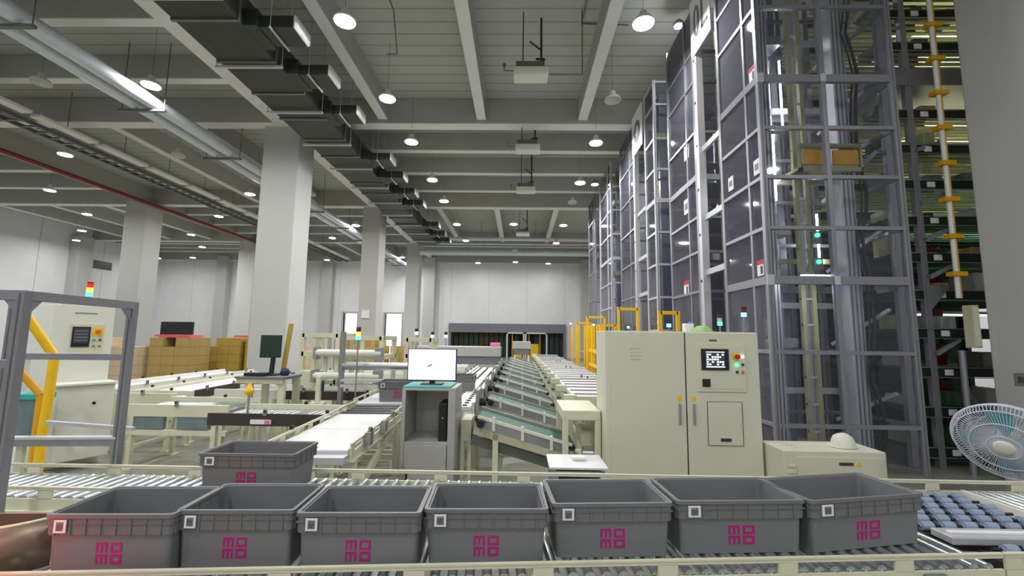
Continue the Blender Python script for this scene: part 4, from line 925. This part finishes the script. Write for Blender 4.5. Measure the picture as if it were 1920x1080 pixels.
T2 = tower('second glazed lift tower from the camera', 5.0, 8.05, 9.5, ZT, sorted([.7, 1.4]+z2+[7.3]), thick=(z2[3],), front=True, masts=True)
for py, rd in ((290, True), (392, False), (545, True)):
    A = atx(1288, py, TX); side_label(T2, A.y, A.z-.1, rd, .24, .3)
T3 = tower('third lift tower, pale frame with open ladder front', 4.1, 10.55, 11.3, ZT, [.8, 1.9, 2.7, 3.5, 4.3, 5.1, 5.9, 6.7, 7.6, 8.2], thick=(5.1,), front_mid=False, pm='alu_light', masts=False, side_mid=False)
MB().box(3.55, 3.75, 10.8, 10.95, 0, 8).build('mast', 'alu', T3); MB().box(3.45, 3.95, 10.75, 11.1, 6.75, 6.95).build('carriage', 'deck', T3)
bay('open lift bay behind the third lift tower', 'white sign board with a grey letter on the far lifts', 11.35, 12.4, 6.95, 8.15, 'O', 5.4)
T4 = tower('fourth glazed lift tower from the camera', 5.0, 12.5, 14.2, ZT-.15, [.9, 1.9, 2.9, 3.9, 4.9, 5.9, 6.9, 7.6], front=True, masts=False)
T5 = tower('fifth glazed lift tower, farthest and bright at its top', 4.3, 15.75, 17.9, ZT, [.9, 1.9, 2.8, 3.7, 4.6, 5.5, 6.4, 7.3], thick=(4.6,), front_mid=False, pm='alu_light', masts=False)
MB().box(3.6, 3.75, 16.0, 16.15, 0, 8).box(4.0, 4.1, 16.0, 16.15, 0, 8).build('mast', 'alu', T5)
for z in (4.0, 5.5, 6.7, 7.4): MB().box(3.5, 4.15, 15.95, 16.3, z, z+.16).build('carriage_shelf', 'deck', T5)
tower('sixth lift tower, mostly hidden at the far end of the row', 4.6, 19.2, 20.8, ZT-.1, [1.0, 2.2, 3.4, 4.6, 5.8, 7.0], masts=False)
for x0, x1, y0, y1, lab in ((3.7, 4.9, 9.8, 10.3, 'second'), (4.2, 5.2, 14.4, 15.2, 'fourth')):
    tag(MB().box(x0, x1, y0, y1, 0, 7.4).build('lift_shaft', 'shutter', bevel=.02), 'grey lift shaft housing behind the %s lift tower' % lab, 'shaft', 'grey shaft housings')
# two tilted lamps glaring at tower tops
A = aty(1277, 47, 9.0)
t = thing('spot_lamp', 'glaring white work lamp at the top of the second lift tower', 'lamp', (A.x-.05, 9.0, A.z))
MB().lathe([(.02, -.02), (.1, -.02), (.12, .02), (.06, .1), (.02, .14)], (A.x-.05, 9.0, A.z)).build('lamp_shell', 'alu', t); MB().lathe([(.01, -.035), (.1, -.03), (.1, -.02), (.01, -.02)], (A.x-.05, 9.0, A.z)).build('lens', 'lens', t)
MB().bar((A.x-.05, 9.0, A.z+.08), (TX+.02, 9.0, A.z+.08), .03, .03).build('lamp_arm', 'alu', t)
ld = bpy.data.lights.new('spot_lamp_light', 'POINT'); ld.energy = 30; ld.shadow_soft_size = .08; lo = bpy.data.objects.new('spot_lamp_light', ld); C.objects.link(lo); lo.parent = t; lo.location = (0, 0, -.12)
A = aty(1120, 345, 17.2)
t = thing('spot_lamp', 'glaring white lamp at the top of the farthest lift tower', 'lamp', (A.x-.1, 17.2, A.z))
MB().lathe([(.02, -.02), (.14, -.02), (.16, .02), (.06, .14), (.02, .18)], (A.x-.1, 17.2, A.z)).build('lamp_shell', 'alu', t); MB().lathe([(.01, -.04), (.14, -.035), (.14, -.02), (.01, -.02)], (A.x-.1, 17.2, A.z)).build('lens', 'lens', t)
MB().bar((A.x-.1, 17.2, A.z+.1), (TX, 17.2, A.z+.1), .03, .03).build('lamp_arm', 'alu', t)

# ------------------------------------------------------------------ storage rack on the right
RX0, RX1, RY = 5.38, 9.6, 6.3
t = thing('storage_rack', 'tall dark green storage rack between the front tower and the column', 'rack', (6.4, 7.2, 0))
zs = [.22+.54*k for k in range(15)]
for X in (5.42, 5.78, 7.5, 9.5):
    for Y in (RY, RY+1.6, RY+3.2):
        MB().box(X-.045, X+.045, Y-.04, Y+.04, 0, 8.2).build('upright', 'alu' if X < 6 else 'rack_dark', t, .003)
for k, z in enumerate(zs):
    if 9 < k < 11: 
        MB().box(RX0, RX1, RY-.05, RY+3, z-.1, z+.16).build('mezzanine_beam', 'shutter', t); continue
    for yb in (RY, RY+1.6, RY+3.2): MB().box(RX0, RX1, yb-.03, yb+.03, z-.07, z+.05).build('shelf_beam', 'rack_dark', t, .003)
    MB().box(RX0, RX1, RY-.045, RY-.03, z-.085, z-.075).box(RX0, RX1, RY-.045, RY-.03, z+.05, z+.062).build('beam_lip', 'alu', t)
    b = MB(); y = RY+.05
    while y < RY+3.15: b.box(RX0, RX1, y, y+.07, z+.03, z+.045); y += .13
    b.build('deck_slats', 'deck' if k > 6 else 'rack_green', t)
    for X in (5.98, 7.0, 8.2): MB().box(X-.055, X+.055, RY-.042, RY-.03, z-.05, z+.03).build('bay_label', 'white_label', t)
    MB().box(6.35, 6.48, RY+.5, RY+.6, z+.06, z+.38 if k < 5 else z+.26).build('stop_block', 'rack_red', t)
MB().box(RX0, RX1, RY+3.25, RY+3.3, 0, 4.4).build('rear_dark_sheet', 'rack_green', t)  # solid sheet added to keep the rack's back dark, cut low for light
for k, z in enumerate((1.55, 2.62, 3.16, 3.7, 4.5)):
    MB().bar((5.8, RY-.08, z), (6.3, RY+.1, z+.2), .03, .06).build('diagonal_arm', 'alu', t)
MB().add([(5.75, RY-.06, 2.5), (6.1, RY-.06, 2.5), (5.75, RY-.06, 2.1), (5.75, RY-.03, 2.5), (6.1, RY-.03, 2.5), (5.75, RY-.03, 2.1)], [(0, 2, 1), (3, 4, 5), (0, 1, 4, 3), (1, 2, 5, 4), (2, 0, 3, 5)]).build('gusset', 'alu', t)
random.seed(11); nb = 0
for k, z in enumerate(zs):
    if k in (10,): continue
    for X in (5.5, 6.08, 6.62):
        if random.random() < .7:
            h = random.uniform(.12, .3); wd = random.uniform(.16, .26)
            o = MB().box(X, X+wd, RY+.12, RY+.5, z+.05, z+.05+h).build('storage_bin', random.choice(['board', 'galv', 'carton_2', 'deck', 'rack_green']), bevel=.01)
            tag(o, 'small bin on shelf level %s of the dark rack, %s position' % (['one', 'two', 'three', 'four', 'five', 'six', 'seven', 'eight', 'nine', 'ten', 'eleven', 'twelve', 'thirteen', 'fourteen', 'fifteen'][k], {5.5: 'left', 6.08: 'middle', 6.62: 'right'}[X]), 'bin', 'small bins in the storage rack'); nb += 1
for nm, z, pw_ in (('top', 6.93, 45), ('second', 5.33, 40), ('third', 3.75, 22), ('lowest', 2.14, 10)):  # fill lights added to brighten the rack and the tower beside it
    t = thing('rack_fill_light', 'added fluorescent fill light between the rack shelves, %s of four' % nm, 'lamp', (7.3, 7.13, z), group='added fill lights inside the rack')
    MB().box(6.3, 8.6, 7.1, 7.16, z+.02, z+.06).build('light_housing', 'pale', t); MB().cyl((6.35, 7.13, z), (8.55, 7.13, z), .018, 10).build('tube', 'tube', t)
    for X in (6.4, 8.5): MB().cyl((X, 7.13, z+.06), (X, 7.13, z+.14), .008, 6).build('rod', 'galv', t)
    ld = bpy.data.lights.new('rack_fill_glow', 'AREA'); ld.shape = 'RECTANGLE'; ld.size = 2.2; ld.size_y = .06; ld.energy = pw_; ld.color = (1, 1, .93)
    lo = bpy.data.objects.new('rack_fill_glow', ld); C.objects.link(lo); lo.parent = t; lo.location = (.1, 0, -.03)
t = thing('riser_conduit', 'white vertical conduit with orange clamps beside the right column', 'conduit', (5.93, 5.98, 0))
MB().cyl((5.93, 5.98, 2.3), (5.93, 5.98, 8.2), .03, 10).build('tube', 'pale', t); MB().cyl((5.99, 6.0, 2.3), (5.99, 6.0, 8.2), .014, 8).build('wire', 'mustard', t)
b0 = MB().box(5.85, 6.04, 5.93, 6.04, 2.6, 2.66).build('clamp', 'mustard', t); part_copies(b0, [(0, 0, .52*k) for k in range(1, 11)])
A = aty(1836, 612, 5.8); t2 = thing('wall_box', 'narrow cream electrical box at the edge of the right column', 'box', (A.x, 5.95, A.z-.3))
MB().box(A.x-.05, A.x+.04, 5.82, 5.95, A.z-.28, A.z+.28).build('box_body', 'cream_dark', t2, .004); MB().box(A.x-.04, A.x+.03, 5.813, 5.82, A.z-.26, A.z+.26).build('box_cover', 'cream', t2, .002)
MB().cyl((5.9, 5.98, 0), (5.9, 5.98, 1.6), .035, 10).build('pipe', 'alu', t)
t = thing('wall_socket', 'grey socket plate on the right column behind the fan', 'socket', (6.4, 4.9, 1.2))
A = aty(1913, 712, 4.9); MB().box(A.x-.04, A.x+.05, 4.9, 4.925, A.z-.07, A.z+.07).build('plate', 'galv', t, .004); MB().box(A.x-.02, A.x+.03, 4.893, 4.9, A.z-.03, A.z+.03).build('outlet', 'ink', t)
# pedestal fan
A = aty(1888, 828, 3.75)
t = thing('pedestal_fan', 'white pedestal fan with blue-green blades at the right edge', 'fan', (A.x, A.y, 0))
n = Vector((-.75, -.45, -.4)).normalized(); c = Vector(A)
q = Vector((0, 0, 1)).rotation_difference(n)
def fr(r_, h, a): v = Vector((r_*math.cos(a), r_*math.sin(a), h)); v.rotate(q); return c+v
cage = MB(); RF = .33
for h, r_ in ((0, RF), (.06, RF*.93), (.085, RF*.62), (.095, RF*.3), (-.06, RF*.93), (-.085, RF*.6)):
    cage.tube([fr(r_, h, R(k*10)) for k in range(37)], .005 if h else .01, 6)
for k in range(90):
    a = R(k*4); cage.tube([fr(.06, .098, a), fr(RF*.6, .086, a+.1), fr(RF*.93, .06, a+.16), fr(RF, 0, a+.18), fr(RF*.93, -.06, a+.18), fr(.08, -.09, a+.1)], .0026, 4)
cage.build('cage', 'fan_white', t)
MB().lathe([(.01, .112), (.05, .11), (.065, .1), (.065, .09)], c, 20, axis=n).build('centre_badge', 'pale', t)
bl = MB()
for k in range(4):
    a0 = R(k*90+20); loops = []
    g1 = [fr(.05, .03, a0), fr(RF*.5, .045, a0-.25), fr(RF*.86, .04, a0-.1), fr(RF*.88, .0, a0+.55), fr(RF*.5, -.02, a0+.6), fr(.05, -.01, a0+.5)]
    g2 = [p-n*.006 for p in g1]; bl.loft([g1, g2])
bl.build('blade', 'teal_clear', t)
MB().lathe([(.02, -.02), (.07, -.04), (.075, -.14), (.05, -.2), (.01, -.21)], c, 18, axis=n).build('motor', 'fan_white', t)
bs = c-n*.14; MB().cyl((bs.x, bs.y, .03), (bs.x, bs.y, bs.z), .018, 12).build('pole', 'fan_white', t); MB().lathe([(.2, 0), (.2, .02), (.05, .05), (.02, .06)], (bs.x, bs.y, 0), 24).build('base', 'fan_white', t)

# ------------------------------------------------------------------ pallets of cartons
def mk_carton(w_, d_, h_, m):
    o = MB().box(-w_/2, w_/2, -d_/2, d_/2, 0, h_).build('carton', m, None, .006, origin=(0, 0, 0)); return o
def mk_pallet():
    t = thing('pallet', 'x', 'pallet', (0, 0, 0), world=False, group='blue pallets')
    b = MB(); [b.box(-.62, .62, -.52+.2*k, -.4+.2*k, .12, .15) for k in range(6)]; b.build('deck', 'pallet_blue', t)
    for y in (-.46, 0, .46): MB().box(-.62, .62, y-.05, y+.05, 0, .03).build('bottom_board', 'pallet_blue', t)
    for x in (-.55, 0, .55):
        for y in (-.46, 0, .46): MB().box(x-.07, x+.07, y-.05, y+.05, .03, .12).build('block', 'pallet_blue', t)
    return t
PAL = mk_pallet(); CP = None; cart = {}
spots = [(-12.05, 13.2, 5, 3), (-10.7, 13.8, 5, 2), (-10.1, 15.4, 5, 0), (-10.4, 16.6+.3, 5, 1), (-8.8, 15.5, 5, 0), (-8.95, 17.2, 5, 3), (-6.2, 16.6, 5, 2), (-6.1, 18.2, 5, 0), (-12.2, 15.4, 5, 1), (-4.7, 18.6, 4, 2)]
names = ['nearest left cabinet', 'second from left cabinet', 'mid row', 'behind mid row', 'left of big pillar', 'behind the pillar-side stack', 'right of big pillar', 'behind right-hand stack', 'back left', 'by cream gantries']
seen_first = True
for k, (X, Y, n, mi) in enumerate(spots):
    if k == 0: PAL.location = (X, Y, 0); PAL['label'] = 'blue pallet '+names[k]; PAL.rotation_euler = (0, 0, R(3))
    else: dup(PAL, (X, Y, 0), R(random.uniform(-4, 4)), 'blue pallet '+names[k])
    w_, d_, h_ = ((.4, .5, .28), (.6, .5, .28), (.4, .5, .28), (.6, .5, .28))[mi]
    key = (w_, mi)
    if key not in cart: cart[key] = mk_carton(w_*.985, d_*.985, h_*.985, 'carton_%d' % mi); new = True
    else: new = False
    nx = round(1.2/w_)
    for l in range(n):
        for i in range(nx):
            for j in range(2):
                if l == n-1 and random.random() < .3 and (k, i, j) != (0, 0, 0): continue
                p = (X-.6+w_*(i+.5), Y-.25+j*.5, .15+h_*l)
                lab = 'brown carton, %s layer, %s column, %s row, pallet %s' % (ORD[l], ORD[i], ('front', 'rear')[j], names[k])
                if len(lab.split()) > 16: lab = 'carton %s layer %s column %s, %s' % (ORD[l], ORD[i], ('front', 'rear')[j], names[k])
                src = cart[key]
                if new: o = src; new = False
                else: o = src.copy(); C.objects.link(o)
                o.location = p; o.rotation_euler = (0, 0, R(random.uniform(-1, 1))); tag(o, lab, 'carton', 'brown cartons on the pallets')
for k, X in enumerate((-11.9, -10.7, -9.9)):
    Y = (15.4, 13.8, 16.9)[k]; X = (-12.2, -10.7, -10.4)[k]
    tag(MB().loft([rrect(.5, .4, 1.555, .1, cx=X, cy=Y), rrect(.45, .35, 1.63, .1, cx=X, cy=Y)]).build('wrap_bundle', 'pink_wrap'), 'red wrapped bundle on top of the cartons, %s of three' % ('left', 'middle', 'right')[k], 'bundle', 'red bundles on the cartons')
A, B = aty(302, 603, 20), aty(360, 626, 20)
t = thing('dark_board', 'dark grey board on a stand beyond the carton stacks', 'board', ((A.x+B.x)/2, 20, 0))
MB().box(A.x, B.x, 20, 20.1, B.z-.2, A.z).build('panel', 'rubber', t, .01); MB().box(A.x+.1, A.x+.2, 20.1, 20.2, 0, A.z-.1).box(B.x-.2, B.x-.1, 20.1, 20.2, 0, A.z-.1).build('stand', 'galv', t)
# exit plate on second pillar
A = aty(685, 589, 21.86); tag(MB().box(A.x-.2, A.x+.2, 21.84, 21.89, A.z-.2, A.z+.2).build('wall_plate', 'led_white' if False else 'white_label'), 'small square white plate on the second pillar', 'plate')
bpy.context.view_layer.update()
